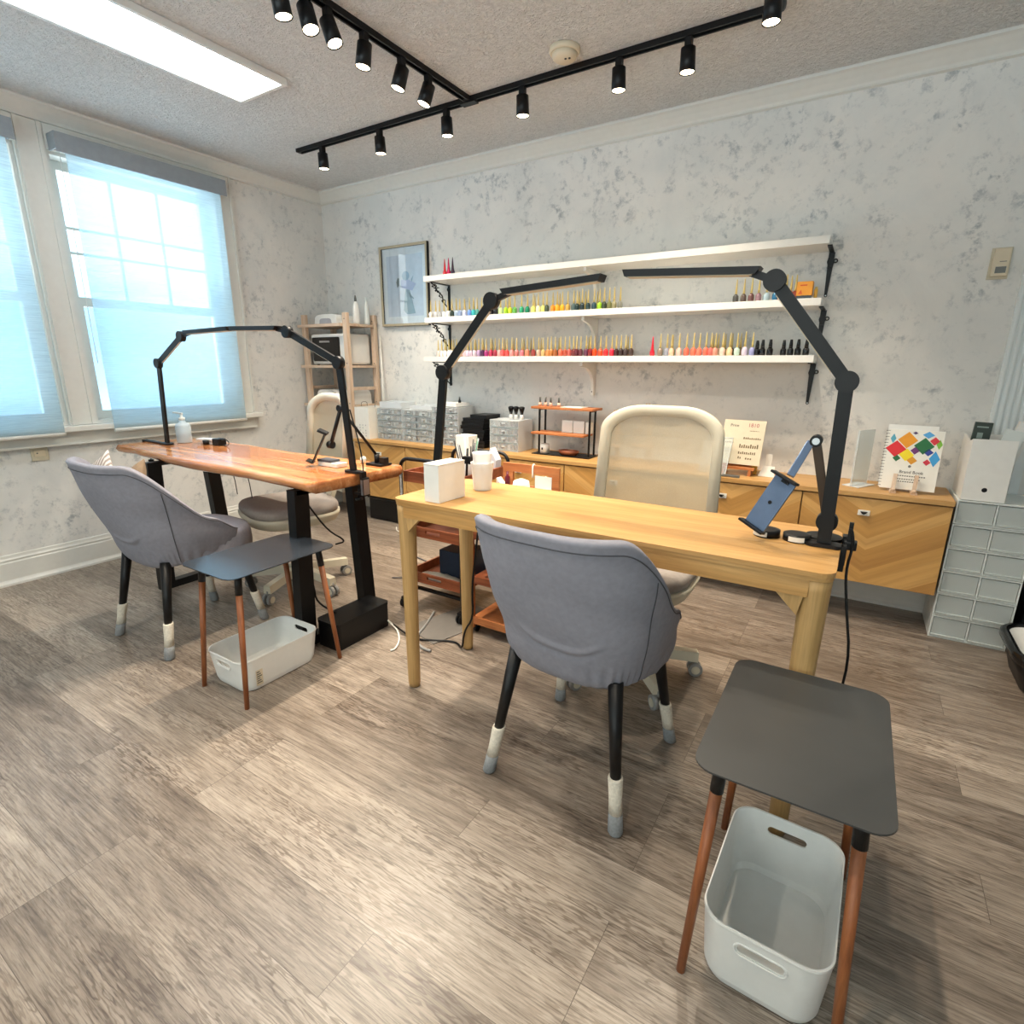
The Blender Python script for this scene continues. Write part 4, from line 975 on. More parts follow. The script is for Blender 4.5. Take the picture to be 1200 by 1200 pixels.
LOW = [(513.5, '#d8c6bd', 'beige'), (517.5, '#e4ded6', 'ivory'), (521.5, '#e8e5df', 'milk white'), (526, '#efefec', 'pure white'), (530, '#eceae6', 'chalk'), (535, '#e2dad5', 'shell'), (540, '#e0b5ad', 'blush'), (544.2, '#dcb9c0', 'rose'), (548, '#c9b7cf', 'lilac'), (552, '#c7b4c4', 'dusty lilac'), (556.5, '#dcc6d3', 'pale pink'), (561, '#a98fb2', 'violet'), (565, '#4c2b4f', 'dark purple'), (570, '#9c2c6e', 'magenta'), (575.3, '#b23154', 'crimson'), (580, '#9e2f45', 'cherry'),
       (585, '#e1a5a5', 'soft pink'), (589, '#e25c5c', 'coral red'), (594, '#dd4a48', 'warm red'), (599.7, '#df8f8d', 'salmon pink'), (605.3, '#c3716e', 'dusty rose'), (611.5, '#c9727d', 'rosewood'), (618, '#de8468', 'salmon'), (625, '#8e3a36', 'brick red'), (631, '#c3a28c', 'nude'), (636.5, '#cbab6f', 'tan'), (641.5, '#c08148', 'caramel'), (645.6, '#b8763c', 'copper'), (650.5, '#9d5c2f', 'cinnamon'), (657, '#d2694f', 'terracotta'), (662.3, '#b4523f', 'rust'), (667, '#bd5b52', 'clay'),
       (672, '#6e2a2c', 'oxblood'), (675.5, '#5c2530', 'maroon'), (680.5, '#5d2a35', 'wine'), (687, '#612f49', 'plum'), (692, '#7e1b22', 'dark red'), (696.8, '#f04a14', 'bright orange'), (703.5, '#ee4a22', 'vermilion'), (710, '#e02a30', 'scarlet'), (717, '#d91f3a', 'strong red'), (722, '#3b1b1d', 'black cherry'), (727.5, '#33211f', 'espresso'), (733, '#3a2b29', 'dark brown'), (739.6, '#43302a', 'chocolate')]
bottles([(a, b, c, 'slim') for a, b, c in LOW], 1.2585, 3.13, 410, 'bottom shelf', 'polish bottles on the left half of the bottom shelf')
LR = [(764.7, '#c8182e', 'all red', 'cone'), (774, '#8a7666', 'taupe', 'slim'), (782, '#8d8f9c', 'smoky grey', 'slim'), (787.3, '#e7b89a', 'peach', 'slim'), (796, '#e9b7ab', 'pink', 'slim'), (805, '#e0654f', 'tomato', 'slim'), (813, '#e56a50', 'bright coral', 'slim'), (820, '#e4705a', 'soft coral', 'slim'), (827.6, '#e06550', 'warm coral', 'slim'), (833.5, '#c3685e', 'dark coral', 'slim'), (838.6, '#c88c78', 'rose tan', 'slim'), (847, '#e6c3b3', 'pale pink', 'slim'), (855.5, '#e8bd95', 'apricot', 'slim'),
      (864, '#bcd4c2', 'mint', 'slim'), (873, '#cfc3d2', 'lilac', 'slim'), (882, '#8f93bd', 'periwinkle', 'slim')]
bottles(LR, 1.2585, 3.13, 405, 'bottom shelf', 'polish bottles right of the gap on the bottom shelf')
bottles([(887.5, '', 'glossy black', 'black'), (894, '', 'all black', 'black'), (903, '', 'solid black', 'black')], 1.2585, 3.13, 405, 'bottom shelf beside the periwinkle one', 'black polish bottles in two sets')
bottles([(918.7, '', 'glossy black', 'black'), (927, '', 'all black', 'black'), (935.7, '', 'solid black', 'black'), (945.3, '', 'pitch black', 'black')], 1.2585, 3.13, 405, 'bottom shelf at the right end', 'black polish bottles in two sets')
BK = [(523.5, '#d5c9b8', 'beige'), (532, '#cfb7a4', 'sand'), (541, '#bfa66e', 'tan'), (549, '#b9a58c', 'fawn'), (558, '#a88f6b', 'mocha'), (567, '#a0895f', 'bronze'), (577, '#9d8a66', 'straw'), (592, '#b08c77', 'mushroom'), (602, '#8f9a63', 'moss'), (614, '#af8d5e', 'toffee'), (622, '#a88a70', 'hazel'), (634, '#9f7f58', 'walnut'), (655, '#8d6e42', 'umber'), (690, '#7a5a4a', 'coffee'), (736, '#6e5b30', 'bronze green')]
bottles([(a, b, 'back row ' + c, 'slim') for a, b, c in BK], 1.2585, 3.21, 405, 'bottom shelf', 'polish bottles in the back row of the bottom shelf')
BK = [(545, '#9db0a4', 'sage'), (555.5, '#d49a5a', 'apricot'), (596, '#6c8a58', 'fern'), (627, '#c2a33a', 'mustard'), (656, '#b88a3a', 'honey'), (679, '#b29a4a', 'brass'), (686, '#a99245', 'antique gold'), (700, '#a8a04a', 'chartreuse')]
bottles([(a, b, 'back row ' + c, 'slim') for a, b, c in BK], 1.518, 3.21, 355, 'middle shelf', 'polish bottles in the back row of the middle shelf')
BK = [(788.5, '#8f8a3c', 'olive'), (836, '#a9b07c', 'sage'), (842, '#b7a98e', 'sand'), (850, '#8d8a5a', 'moss'), (858, '#4a3f2c', 'umber'), (868, '#6a5f3c', 'bronze')]
bottles([(a, b, 'short back row ' + c, 'slim') for a, b, c in BK], 1.2585, 3.21, 403, 'bottom shelf', 'polish bottles behind the pale ones at the right')
bottles([(521, '#d8363e', 'scarlet', 'cone'), (525.5, '#d42a5a', 'pink red', 'cone'), (530.5, '#3a2438', 'black plum', 'cone')], 1.785, 3.13, 318, 'top shelf', 'three pointed bottles on the top shelf')

t = thing('orange_box', 'small orange carton standing at the right end of the middle shelf', 'box', (xat(944, 350, 3.14), 3.15, 1.518)); bx = xat(942, 350, 3.14)
g = G(); g.box(bx - .032, bx + .032, 3.115, 3.165, 1.5184, 1.535); g.out('dark_base', MT['pblack'], t)
g = G(); g.box(bx - .034, bx + .034, 3.113, 3.167, 1.535, 1.598, .001); g.out('sleeve', cm('#e0962a', .5), t)
g = G(); g.prism([(bx - .026, 3.1128, 1.542), (bx - .008, 3.1128, 1.542), (bx - .014, 3.1128, 1.562)], (0, -.0006, 0)); g.box(bx - .02, bx + .01, 3.1122, 3.1128, 1.578, 1.584); g.out('print', cm('#c8501c', .5), t)
t = thing('amber_tube', 'slim yellow tube right of the orange carton on the middle shelf', 'tube', (bx + .047, 3.15, 1.518)); g = G(); g.cyl((bx + .047, 3.15, 1.5184), (bx + .047, 3.15, 1.565), .008, n=14); g.out('body', cm('#e0b04a', .4), t); g = G(); g.cyl((bx + .047, 3.15, 1.565), (bx + .047, 3.15, 1.575), .0065, n=12); g.out('cap', MT['gold'], t)

# ------------------------------------------------------------------ picture
t = thing('framed_picture', 'framed blue and white drawing of a bird-headed long gown, left of the white shelves', 'picture', (-3.02, YB, 1.49))
a0, a1, b0, b1 = -3.245, -2.775, 1.487, 2.055
yw = YB - .003; yf = YB - .028
g = G()
for q in ((a0, a0 + .018, b0, b1), (a1 - .018, a1, b0, b1), (a0 + .018, a1 - .018, b0, b0 + .018), (a0 + .018, a1 - .018, b1 - .018, b1)): g.box(q[0], q[1], yf, yw, q[2], q[3])
g.out('outer_frame', MT['blackp'], t)
g = G()
for q in ((a0 + .001, a0 + .022, b0 + .001, b1 - .001), (a1 - .016, a1 - .001, b0 + .001, b1 - .001), (a0 + .022, a1 - .016, b0 + .001, b0 + .018), (a0 + .022, a1 - .016, b1 - .018, b1 - .001)): g.box(q[0], q[1], yf - .003, yf, q[2], q[3])
g.out('gilt_edge', MT['goldf'], t)
g = G(); g.box(a0 + .018, a1 - .018, yw - .012, yw - .008, b0 + .018, b1 - .018); g.out('mat_board', cm('#d3e0e8', .6), t)
g = G(); g.box(a0 + .06, a1 - .055, yw - .0125, yw - .012, b0 + .07, b1 - .07); pr = g.out('print_sheet', cm('#b9cbdc', .6), t)
cxp = -2.995; czp = 1.78; yy = yw - .0132
g = G(); g.prism([(cxp - .005, yy, czp - .02), (cxp + .03, yy, czp - .02), (cxp + .085, yy, 1.575), (cxp + .0, yy, 1.57), (cxp - .03, yy, 1.60)], (0, .0006, 0))
g.prism([(cxp + .03, yy, czp - .06), (cxp + .075, yy, czp - .10), (cxp + .07, yy, czp - .105), (cxp + .02, yy, czp - .08)], (0, .0006, 0)); g.out('gown', cm('#7f9cab', .6), pr)
g = G(); g.prism([(cxp - .05, yy - .0006, czp + .03), (cxp + .0, yy - .0006, czp + .045), (cxp + .10, yy - .0006, czp + .0), (cxp + .06, yy - .0006, czp - .045), (cxp - .01, yy - .0006, czp - .03), (cxp - .045, yy - .0006, czp - .02)], (0, .0006, 0)); g.out('scarf', cm('#9fb0d6', .6), pr)
g = G(); g.prism([(cxp + .0 + .036 * math.cos(k), yy - .0008, czp + .06 + .032 * math.sin(k)) for k in [i * PI / 9 for i in range(18)]], (0, .0006, 0)); g.prism([(cxp + .05, yy - .0008, czp + .03), (cxp + .075, yy - .0008, czp + .06), (cxp + .06, yy - .0008, czp + .015)], (0, .0006, 0)); g.out('head', cm('#7ea0bb', .6), pr)
g = G(); g.prism([(cxp - .085, yy - .0008, czp - .02), (cxp - .095, yy - .0008, czp + .02), (cxp - .08, yy - .0008, czp + .05), (cxp - .065, yy - .0008, czp + .045), (cxp - .068, yy - .0008, czp + .0)], (0, .0006, 0)); g.out('dark_leaf', cm('#5f7479', .6), pr)
gl = bpy.data.materials.new('picture_glass'); gl.use_nodes = True; nn2 = gl.node_tree.nodes; ll2 = gl.node_tree.links; nn2.remove(nn2['Principled BSDF'])
_t = nn2.new('ShaderNodeBsdfTransparent'); _g = nn2.new('ShaderNodeBsdfGlossy'); _g.inputs['Roughness'].default_value = .03; _f0 = nn2.new('ShaderNodeLayerWeight'); _f = nn2.new('ShaderNodeMath'); _f.operation = 'MULTIPLY_ADD'; _f.inputs[1].default_value = .35; _f.inputs[2].default_value = .05; ll2.new(_f0.outputs['Facing'], _f.inputs[0]); _m = nn2.new('ShaderNodeMixShader')
ll2.new(_f.outputs[0], _m.inputs[0]); ll2.new(_t.outputs[0], _m.inputs[1]); ll2.new(_g.outputs[0], _m.inputs[2]); ll2.new(_m.outputs[0], nn2['Material Output'].inputs[0])
g = G(); g.poly([(a0 + .018, yw - .017, b0 + .018), (a1 - .018, yw - .017, b0 + .018), (a1 - .018, yw - .017, b1 - .018), (a0 + .018, yw - .017, b1 - .018)]); g.out('glass', gl, t)

# ------------------------------------------------------------------ wooden ladder shelf with machines, left corner
LX0, LX1, LY0_, LY1_ = -3.81, -3.34, 2.99, 3.27
t = thing('wooden_rack', 'pale pine shelf rack in the back left corner holding white appliances', 'shelf rack', (-3.57, 3.13, 0))
for x in (LX0, LX1):
    for y in (LY0_, LY1_):
        g = G(); g.box(x - .022, x + .022, y - .015, y + .015, 0, 1.575, .002); p_ = g.out('post', MT['pine'], t)
        if x == LX1:
            g = G()
            for z in (1.53, 1.21, .91): g.cyl((x, y - .0155, z), (x, y - .017, z), .005, n=8)
            g.out('screw', MT['hardware'], p_)
for z in (1.50, 1.195, .895, .60, .28):
    g = G(); g.box(LX0 - .045, LX1 - .022, LY0_ - .035, LY0_ - .0155, z - .020, z); g.box(LX0 - .02, LX1 + .02, LY0_ + .016, LY1_ - .016, z - .018, z); g.out('rack_shelf', MT['pinex'], t)
g = G()
for z in (1.02, .45): g.box(LX1 - .01, LX1 + .01, LY0_ + .016, LY1_ - .016, z - .012, z + .012); g.box(LX0 - .01, LX0 + .01, LY0_ + .016, LY1_ - .016, z - .012, z + .012)
g.out('side_rung', MT['pinex'], t)
t = thing('towel_warmer', 'white box appliance with a black door on the pine rack', 'appliance', (-3.57, 3.12, 1.195)); x0, x1, y0, y1, z0, z1 = -3.775, -3.37, 3.01, 3.25, 1.1955, 1.43
g = G(); g.box(x0, x1, y0, y1, z0 + .006, z1, .018); g.out('housing', MT['white'], t)
g = G(); g.rplate(-.155, .155, -.09, .09, 0, .006, .012)
for q in g.bm.verts: q.co = Vector((-3.60 + q.co.x, 3.0095 - q.co.z, 1.315 + q.co.y))
g.cyl((x0 + .03, y0 + .03, z0), (x0 + .03, y0 + .03, z0 + .008), .01); d = g.out('door', MT['pblack'], t)
g = G(); g.box(-3.66, -3.55, 2.994, 3.003, 1.365, 1.378, .002); g.out('door_handle', MT['chrome'], d)
def lamp_box(x, y, z, w, d_, h, label, name='curing_lamp'):
    t = thing(name, label, 'nail lamp', (x, y, z), 0, 'white curing lamps on the pine rack')
    g = G(); pts = [(-w / 2, 0)]
    for i in range(13):
        a = PI - i / 12 * PI; pts.append((w / 2 * .94 * math.copysign(abs(math.cos(a)) ** .5, math.cos(a)), h * .35 + h * .65 * math.sin(a) ** .7 if 0 < i < 12 else h * .35))
    pts.append((w / 2, 0)); g.prism([(x + a, y - d_ / 2, z + .001 + b) for a, b in pts], (0, d_, 0)); g.out('hood', MT['white'], t)
    g = G(); g.prism([(x + a * .55, y - d_ / 2 - .002, z + .004 + b * .55) for a, b in pts], (0, .0018, 0)); g.out('opening', simple('lamp_opening', '#a9a7ad', .5), t)
lamp_box(-3.60, 3.12, 1.50, .26, .20, .075, 'white domed nail lamp on the top board of the pine rack')
lamp_box(-3.66, 3.12, .895, .20, .22, .11, 'white domed nail lamp on the board under the black doored appliance, left one')
lamp_box(-3.45, 3.12, .895, .17, .22, .11, 'white domed nail lamp on the pine rack beside the right post')
lamp_box(-3.60, 3.12, .60, .22, .22, .10, 'white domed nail lamp on the low board of the pine rack')
t = thing('spray_bottle', 'white long necked bottle standing on the pine rack beside the right post', 'bottle', (-3.345, 3.13, 1.50)); g = G(); g.lathe((-3.375, 3.13, 1.501), [(.024, 0), (.026, .02), (.026, .10), (.020, .14), (.010, .165)], 20); g.out('body', MT['white'], t)
g = G(); g.lathe((-3.375, 3.13, 1.501), [(.010, .165), (.009, .19), (.004, .21)], 12); g.out('nozzle', MT['hardware'], t)
t = thing('spray_bottle', 'translucent tall bottle behind the right post of the pine rack', 'bottle', (-3.29, 3.22, 1.50)); t.location = (-3.315, 3.2, 1.50); MX[t.name] = Matrix.Translation((-3.315, 3.2, 1.50)); g = G(); g.lathe((-3.335, 3.2, 1.501), [(.018, 0), (.020, .02), (.019, .13), (.010, .17), (.008, .20)], 18); g.out('body', MT['frostf'], t)
t = thing('cleaning_pole', 'thin pale pole leaning on the wall right of the pine rack', 'pole', (-3.19, 3.22, .645)); g = G(); g.cyl((-3.205, 3.20, .66), (-3.29, 3.285, 1.42), .006, n=10); g.out('shaft', MT['paper'], t); g = G(); g.lathe((-3.205, 3.20, .646), [(.012, 0), (.012, .03), (.008, .04)], 12); g.out('grip', MT['white'], t)
t = thing('black_crate', 'black box standing on the floor under the far left floating cabinet', 'box', (-3.3, 3.12, 0)); g = G(); g.box(-3.24, -2.86, 3.02, 3.26, 0, .17, .006); g.out('body', MT['blackp'], t); g = G(); g.box(-3.25, -2.85, 3.01, 3.265, .171, .182, .003); g.out('lid', MT['pblack'], t)

# ------------------------------------------------------------------ things on the long worktop
ZW = .6455
t = thing('paper_bag', 'white paper gift bag with thin handles at the left end of the worktop', 'bag', (-3.235, 3.09, ZW)); T = Matrix.Translation((-3.232, 3.09, ZW))
g = G(T); w, d_, h = .074, .104, .24
v = [g._v(p) for p in ((-w, -d_, 0), (w, -d_, 0), (w, d_, 0), (-w, d_, 0), (-w, -d_, h), (w, -d_, h), (w, d_, h), (-w, d_, h))]
for f in ((0, 3, 2, 1), (0, 1, 5, 4), (1, 2, 6, 5), (2, 3, 7, 6), (3, 0, 4, 7)): g.face([v[i] for i in f])
g.out('body', MT['paper'], t)
g = G(T); g.tube([(w, -.03, h), (w, -.03, h + .03), (w, .03, h + .03), (w, .03, h)], .002, 6, 2); g.tube([(-w, -.03, h), (-w, -.03, h + .035), (-w, .03, h + .035), (-w, .03, h)], .002, 6, 2); g.out('handle', MT['hardware'], t)
g = G(T)
for i in range(4):
    for j in range(5): 
        if (i * 3 + j) % 4: g.box(-.058 + i * .030, -.058 + i * .030 + .010, -d_ - .0008, -d_ - .0002, .02 + j * .02, .02 + j * .02 + .010)
g.out('grey_print', cm('#b9b8b6', .7), t)

def drawer_stack(x0, x1, y0, y1, h, n, label, seed, cols, edge='cleare', split=1):
    """clear acrylic drawer unit with small stored things"""
    rnd = random.Random(seed); t = thing('clear_storage_unit', label, 'storage unit', ((x0 + x1) / 2, (y0 + y1) / 2, ZW), 0, 'clear drawer units on the worktop')
    e = .003; g = G(); g.box(x0, x0 + e, y0 + .004, y1, ZW, ZW + h); g.box(x1 - e, x1, y0 + .004, y1, ZW, ZW + h); g.box(x0 + e, x1 - e, y1 - e, y1, ZW, ZW + h)
    for i in range(n + 1): z = ZW + (h - e) * i / n; g.box(x0 + e, x1 - e, y0 + .004, y1 - e, z, z + e)
    g.out('case', MT[edge], t); dh = h / n; kw = (x1 - x0) / split
    for i in range(n):
        for s_ in range(split):
            a, b = x0 + kw * s_ + .005, x0 + kw * (s_ + 1) - .005; z = ZW + dh * i + .006
            g = G(); g.box(a, b, y0, y0 + .003, z, z + dh - .010); g.box(a, b, y0 + .003, y1 - .02, z, z + .002); dd = g.out('drawer', MT['clear'], t)
            g = G(); c = (a + b) / 2; g.box(c - .012, c + .012, y0 - .007, y0, z + dh * .45, z + dh * .45 + .006); g.out('pull', MT['cleare'], dd)
            if dh > .025:
                items = []
                g = G(); xx = a + .008
                while xx < b - .022:
                    w_ = rnd.uniform(.010, .022); hh = rnd.uniform(.35, .75) * dh; g.use(cm(rnd.choice(cols), .5)); yy_ = y0 + rnd.uniform(.01, .03)
                    g.box(xx, xx + w_, yy_, yy_ + .04, z + .003, z + .003 + hh); xx += w_ + rnd.uniform(.002, .016)
                o = g.out('contents', None, dd); o['kind'] = 'stuff'; o['label'] = 'small stored supplies seen through the drawer front'
    return t
pal1 = ['#8f8a86', '#b9b4b0', '#cfc9c4', '#a58f84', '#d9d4ce', '#7f858a']; pal2 = ['#5f6468', '#8f979d', '#c9ccd0', '#2e3033', '#a9a4a6', '#d8d8d8']; pal3 = ['#7b5f66', '#5c4b4e', '#b5a4a4', '#d0c4c0', '#94818a', '#c3bcc4']
drawer_stack(-3.145, -2.89, 3.06, 3.26, .235, 5, 'clear acrylic drawer unit beside the paper bag', 1, pal1)
drawer_stack(-2.885, -2.60, 3.06, 3.26, .235, 5, 'clear acrylic drawer unit left of the lamp post, full of small jars', 2, pal2, split=2)
drawer_stack(-2.595, -2.36, 3.06, 3.26, .27, 6, 'clear acrylic drawer unit next to the black boxes, with a white lid on top', 3, pal3, split=2)
drawer_stack(-2.10, -1.875, 3.07, 3.26, .205, 4, 'clear acrylic drawer unit right of the black boxes, holding white packets', 4, pal3 + ['#e6e2e0'])
def tray_flat(x0, x1, y0, y1, z, h, label, mat, inner=None, name='acrylic_tray'):
    t = thing(name, label, 'organizer', ((x0 + x1) / 2, (y0 + y1) / 2, z)); e = .003
    g = G(); g.box(x0, x1, y0, y1, z, z + e); g.box(x0, x1, y0, y0 + e, z + e, z + h); g.box(x0, x1, y1 - e, y1, z + e, z + h); g.box(x0, x0 + e, y0 + e, y1 - e, z + e, z + h); g.box(x1 - e, x1, y0 + e, y1 - e, z + e, z + h); g.out('shell', MT[mat], t)
    if inner:
        g = G(); rnd = random.Random(int(x0 * -100)); xx = x0 + .01
        while xx < x1 - .02: w_ = rnd.uniform(.008, .016); g.use(cm(rnd.choice(inner), .5)); g.box(xx, xx + w_, y0 + .01, y0 + .05, z + e, z + h * rnd.uniform(.6, .95)); xx += w_ + rnd.uniform(.001, .006)
        o = g.out('contents', None, t); o['kind'] = 'stuff'
    return t
tray_flat(-3.13, -2.91, 3.08, 3.24, ZW + .2385, .045, 'clear tray of small blue items on top of the drawers beside the bag', 'cleare', ['#5b7fae', '#7fa3c8', '#aebfd0', '#3a4a60'])
tray_flat(-2.82, -2.615, 3.08, 3.24, ZW + .2385, .03, 'clear tray of bluish strips on top of the drawers left of the lamp post', 'cleare', ['#8ea7c4', '#b4c0cc', '#5d6f88'])
tag(((lambda g: (g.box(-2.56, -2.39, 3.08, 3.24, ZW + .2735, ZW + .298, .003), g.out('lidded_case', MT['white'], None, (-2.47, 3.16, ZW + .2735)))[1])(G())), 'flat white case on top of the acrylic drawers next to the black boxes', 'case')
t = thing('black_bottle', 'small black bottle standing on the flat white case above the drawers', 'bottle', (-2.41, 3.15, ZW + .2985)); g = G(); g.lathe((-2.41, 3.15, ZW + .2985), [(.010, 0), (.011, .014), (.006, .018), (.007, .02), (.004, .042)], 14); g.out('body', MT['pblack'], t)
for i in range(9):
    z = ZW + i * .0255; dx = .012 * math.sin(i * 2.1); dz = .0; hi = i == 8
    x0, x1 = (-2.335 + dx, -2.15 + dx * .5) if i < 8 else (-2.26, -2.125)
    t = thing('black_case', 'flat black case, %s of the black stack between the clear drawers' % ('topmost and narrower' if i == 8 else ['lowest', 'second from the bottom', 'third from the bottom', 'fourth from the bottom', 'fifth from the bottom', 'sixth from the bottom', 'third from the top', 'second from the top'][i]), 'case', ((x0 + x1) / 2, 3.16, z), 0, 'stack of flat black cases')
    g = G(); g.box(x0, x1, 3.07, 3.24, z, z + .0175, .0015); g.out('tray', MT['blackp'], t); g = G(); g.box(x0 - .001, x1 + .001, 3.069, 3.241, z + .0182, z + .0250, .001); g.out('lid', MT['black'], t)
for i, (x, la) in enumerate(((-1.985, 'left'), (-1.945, 'middle'), (-1.90, 'right'))):
    t = thing('powder_brush', 'fluffy black brush standing upright on the clear drawers, %s of the three' % la, 'brush', (x, 3.16, ZW + .208), 0, 'black brushes standing on the clear drawers')
    g = G(); g.lathe((x, 3.16, ZW + .2085), [(.012, 0), (.012, .022), (.009, .03)], 14); g.out('handle', MT['white'], t)
    g = G(); g.lathe((x, 3.16, ZW + .2085), [(.009, .03), (.013, .05), (.020, .072), (.019, .080), (.008, .085)], 16); g.out('bristles', MT['pblack'], t)

# little two-tier stand
t = thing('two_tier_stand', 'small black framed stand with two orange wood boards on the worktop', 'display stand', (-1.56, 3.17, ZW)); x0, x1 = -1.775, -1.37; y0, y1 = 3.08, 3.23
g = G(); g.box(x0, x1, y0, y1, ZW, ZW + .006, .001)
for x in (x0 + .02, x1 - .03):
    g.box(x, x + .010, y0 + .05, y0 + .06, ZW + .006, .935); g.box(x, x + .01, y1 - .02, y1 - .01, ZW + .006, .935); g.box(x, x + .01, y0 + .06, y1 - .02, .925, .935)
g.out('wire_frame', MT['black'], t)
g = G(); g.box(x0 - .015, x1 + .01, y0 + .01, y1 + .01, .9355, .950, .002); g.out('top_board', MT['orangewood'], t)
g = G(); g.box(x0 + .0, x1 - .035, y0 - .015, y0 + .048, .777, .790, .002); g.box(x0, x1 - .035, y0 + .062, y1 - .022, .777, .790, .002); g.out('middle_board', MT['orangewood'], t)
t = thing('paper_roll_holder', 'small white hexagonal pot on the base of the two tier stand', 'pot', (-1.70, 3.13, ZW + .0065)); g = G(); g.cyl((-1.70, 3.125, ZW + .0065), (-1.70, 3.125, ZW + .066), .036, .033, 6); g.out('body', MT['white'], t); g = G(); g.box(-1.708, -1.698, 3.091, 3.0925, ZW + .03, ZW + .045); g.out('mark', MT['blackp'], t)
g = G(); R0 = [g.ring((-1.53, 3.13, ZW + .0065 + z), (0, 0, 1), r, 26) for z, r in ((0, .05), (.012, .064), (.03, .072), (.030, .068), (.014, .060), (.006, .045))]
for R_0 in R0:
    for q in R_0: q.co.x = -1.53 + (q.co.x + 1.53) * 1.0; q.co.y = 3.13 + (q.co.y - 3.13) * .55
for A, B in zip(R0, R0[1:]): g.bridge(A, B)
g.face(R0[0][::-1]); g.face(R0[-1]); tag(g.out('wooden_bowl', MT['traywood'], None, (-1.53, 3.13, ZW + .0065)), 'shallow brown wooden bowl on the base of the two tier stand', 'bowl')
for x, la in ((-1.555, 'left one'), (-1.475, 'right one')):
    g = G(); g.box(x - .038, x + .038, y0 + .065, y1 - .025, .7905, .868, .004); tag(g.out('square_canister', MT['white'], None, (x, 3.15, .7905)), 'white square canister on the middle board of the two tier stand, ' + la, 'canister', 'white canisters')
g = G(); g.box(-1.43, -1.40, 3.15, 3.20, .7905, .862, .002); tag(g.out('square_canister', MT['paper'], None, (-1.415, 3.175, .7905)), 'narrow white carton beside the two white canisters on the stand', 'carton')
for x, la in ((-1.745, 'leftmost'), (-1.705, 'second'), (-1.668, 'third'), (-1.61, 'rightmost')):
    t = thing('skin_tone_bottle', 'peach bottle with silver cap on top of the two tier stand, %s of four' % la, 'nail polish', (x, 3.13, .9505), 0, 'peach bottles on the small stand')
    g = G(); g.cyl((x, 3.13, .9505), (x, 3.13, .975), .011, .010, 14); g.out('glass_body', cm('#e3b79c', .3), t); g = G(); g.cyl((x, 3.13, .975), (x, 3.13, 1.008), .0065, .006, 12); g.out('cap', MT['hardware'], t)
g = G(); g.box(-1.585, -1.44, 3.10, 3.20, .9505, .954); tag(g.out('paper_sheet', MT['paper'], None, (-1.5, 3.15, .9505)), 'pale sheet lying on the top board of the two tier stand', 'paper')

# small easels behind and beside the mesh chair
def easel(x, y, h, label):
    t = thing('table_easel', label, 'easel', (x, y, ZW), 0, 'small wooden easels on the worktop')
    g = G(); g.obox((x - .055, y - .04, ZW + .004), (x - .008, y + .012, ZW + h), .010, .007); g.out('leg', MT['pine'], t)
    g = G(); g.obox((x + .055, y - .04, ZW + .004), (x + .008, y + .012, ZW + h), .010, .007); g.out('leg', MT['pine'], t)
    g = G(); g.obox((x, y + .06, ZW + .004), (x, y + .015, ZW + h * .97), .010, .007); g.out('leg', MT['pine'], t)
    g = G(); g.box(x - .065, x + .065, y - .048, y - .030, ZW + h * .28, ZW + h * .32); g.out('ledge', MT['pine'], t)
easel(-1.255, 3.19, .30, 'small wooden table easel on the worktop, left of the mesh chair back')
easel(-1.06, 3.20, .345, 'taller wooden table easel hidden behind the mesh chair back')

# sample board on a wooden stand
t = thing('sample_board', 'cream price board with red and dark print on a small wooden stand', 'board', (-.51, 3.12, ZW)); TB = Matrix.Translation((-.505, 3.085, ZW + .055)) @ RZ(-5) @ RX(-14)
g = G(TB); g.box(-.105, .105, -.003, .003, 0, .235); bd = g.out('panel', MT['cream'], t)
text(g, '1810', TB @ Vector((.045, -.0034, .200)), .028, Matrix(TB.to_3x3().to_4x4()) @ RX(90), cm('#a8545c', .6), bd)
text(g, 'Price', TB @ Vector((-.050, -.0034, .198)), .022, Matrix(TB.to_3x3().to_4x4()) @ RX(90), cm('#4a4a48', .6), bd)
g = G(TB); rnd = random.Random(5)
for z, xa, xb, hh, st in ((.178, .03, .075, .004, .006), (.135, .005, .085, .011, .010), (.110, -.085, -.045, .010, .009), (.088, -.010, .080, .022, .011), (.055, -.010, .078, .014, .010), (.030, -.008, .010, .013, .010), (.028, .030, .056, .013, .012)):
    xx = xa
    while xx < xb: g.box(xx, xx + st * .6, -.0036, -.003, z, z + hh * rnd.uniform(.6, 1)); xx += st
o = g.out('printed_rows', cm('#6b5a3c', .6), bd); o['kind'] = 'stuff'
g = G(); g.box(-.60, -.42, 3.055, 3.075, ZW + .032, ZW + .045); g.box(-.585, -.570, 3.06, 3.16, ZW, ZW + .032); g.box(-.45, -.435, 3.06, 3.16, ZW, ZW + .032); g.box(-.60, -.42, 3.15, 3.165, ZW + .032, ZW + .17); g.out('wooden_stand', MT['orangewood'], t)
t = thing('acrylic_holder', 'clear acrylic display panel leaning in front of the cream price board', 'display holder', (-.60, 3.02, ZW)); TB2 = Matrix.Translation((-.625, 3.035, ZW)) @ RZ(-12) @ RX(-16); g = G(TB2); g.box(-.075, .075, -.001, .001, .002, .20); g.out('panel', MT['clear'], t); g = G(TB2); g.box(-.075, -.072, -.003, .003, .002, .20); g.box(.072, .075, -.003, .003, .002, .20); g.box(-.075, .075, -.003, .003, .198, .202); g.out('edge', MT['frostf'], t)
g = G(); g.box(-.565, -.475, 2.975, 3.0, ZW, ZW + .012, .003); tag(g.out('nail_file', MT['hardware'], None, (-.52, 2.99, ZW)), 'grey bar lying on the worktop in front of the price board', 'nail file')
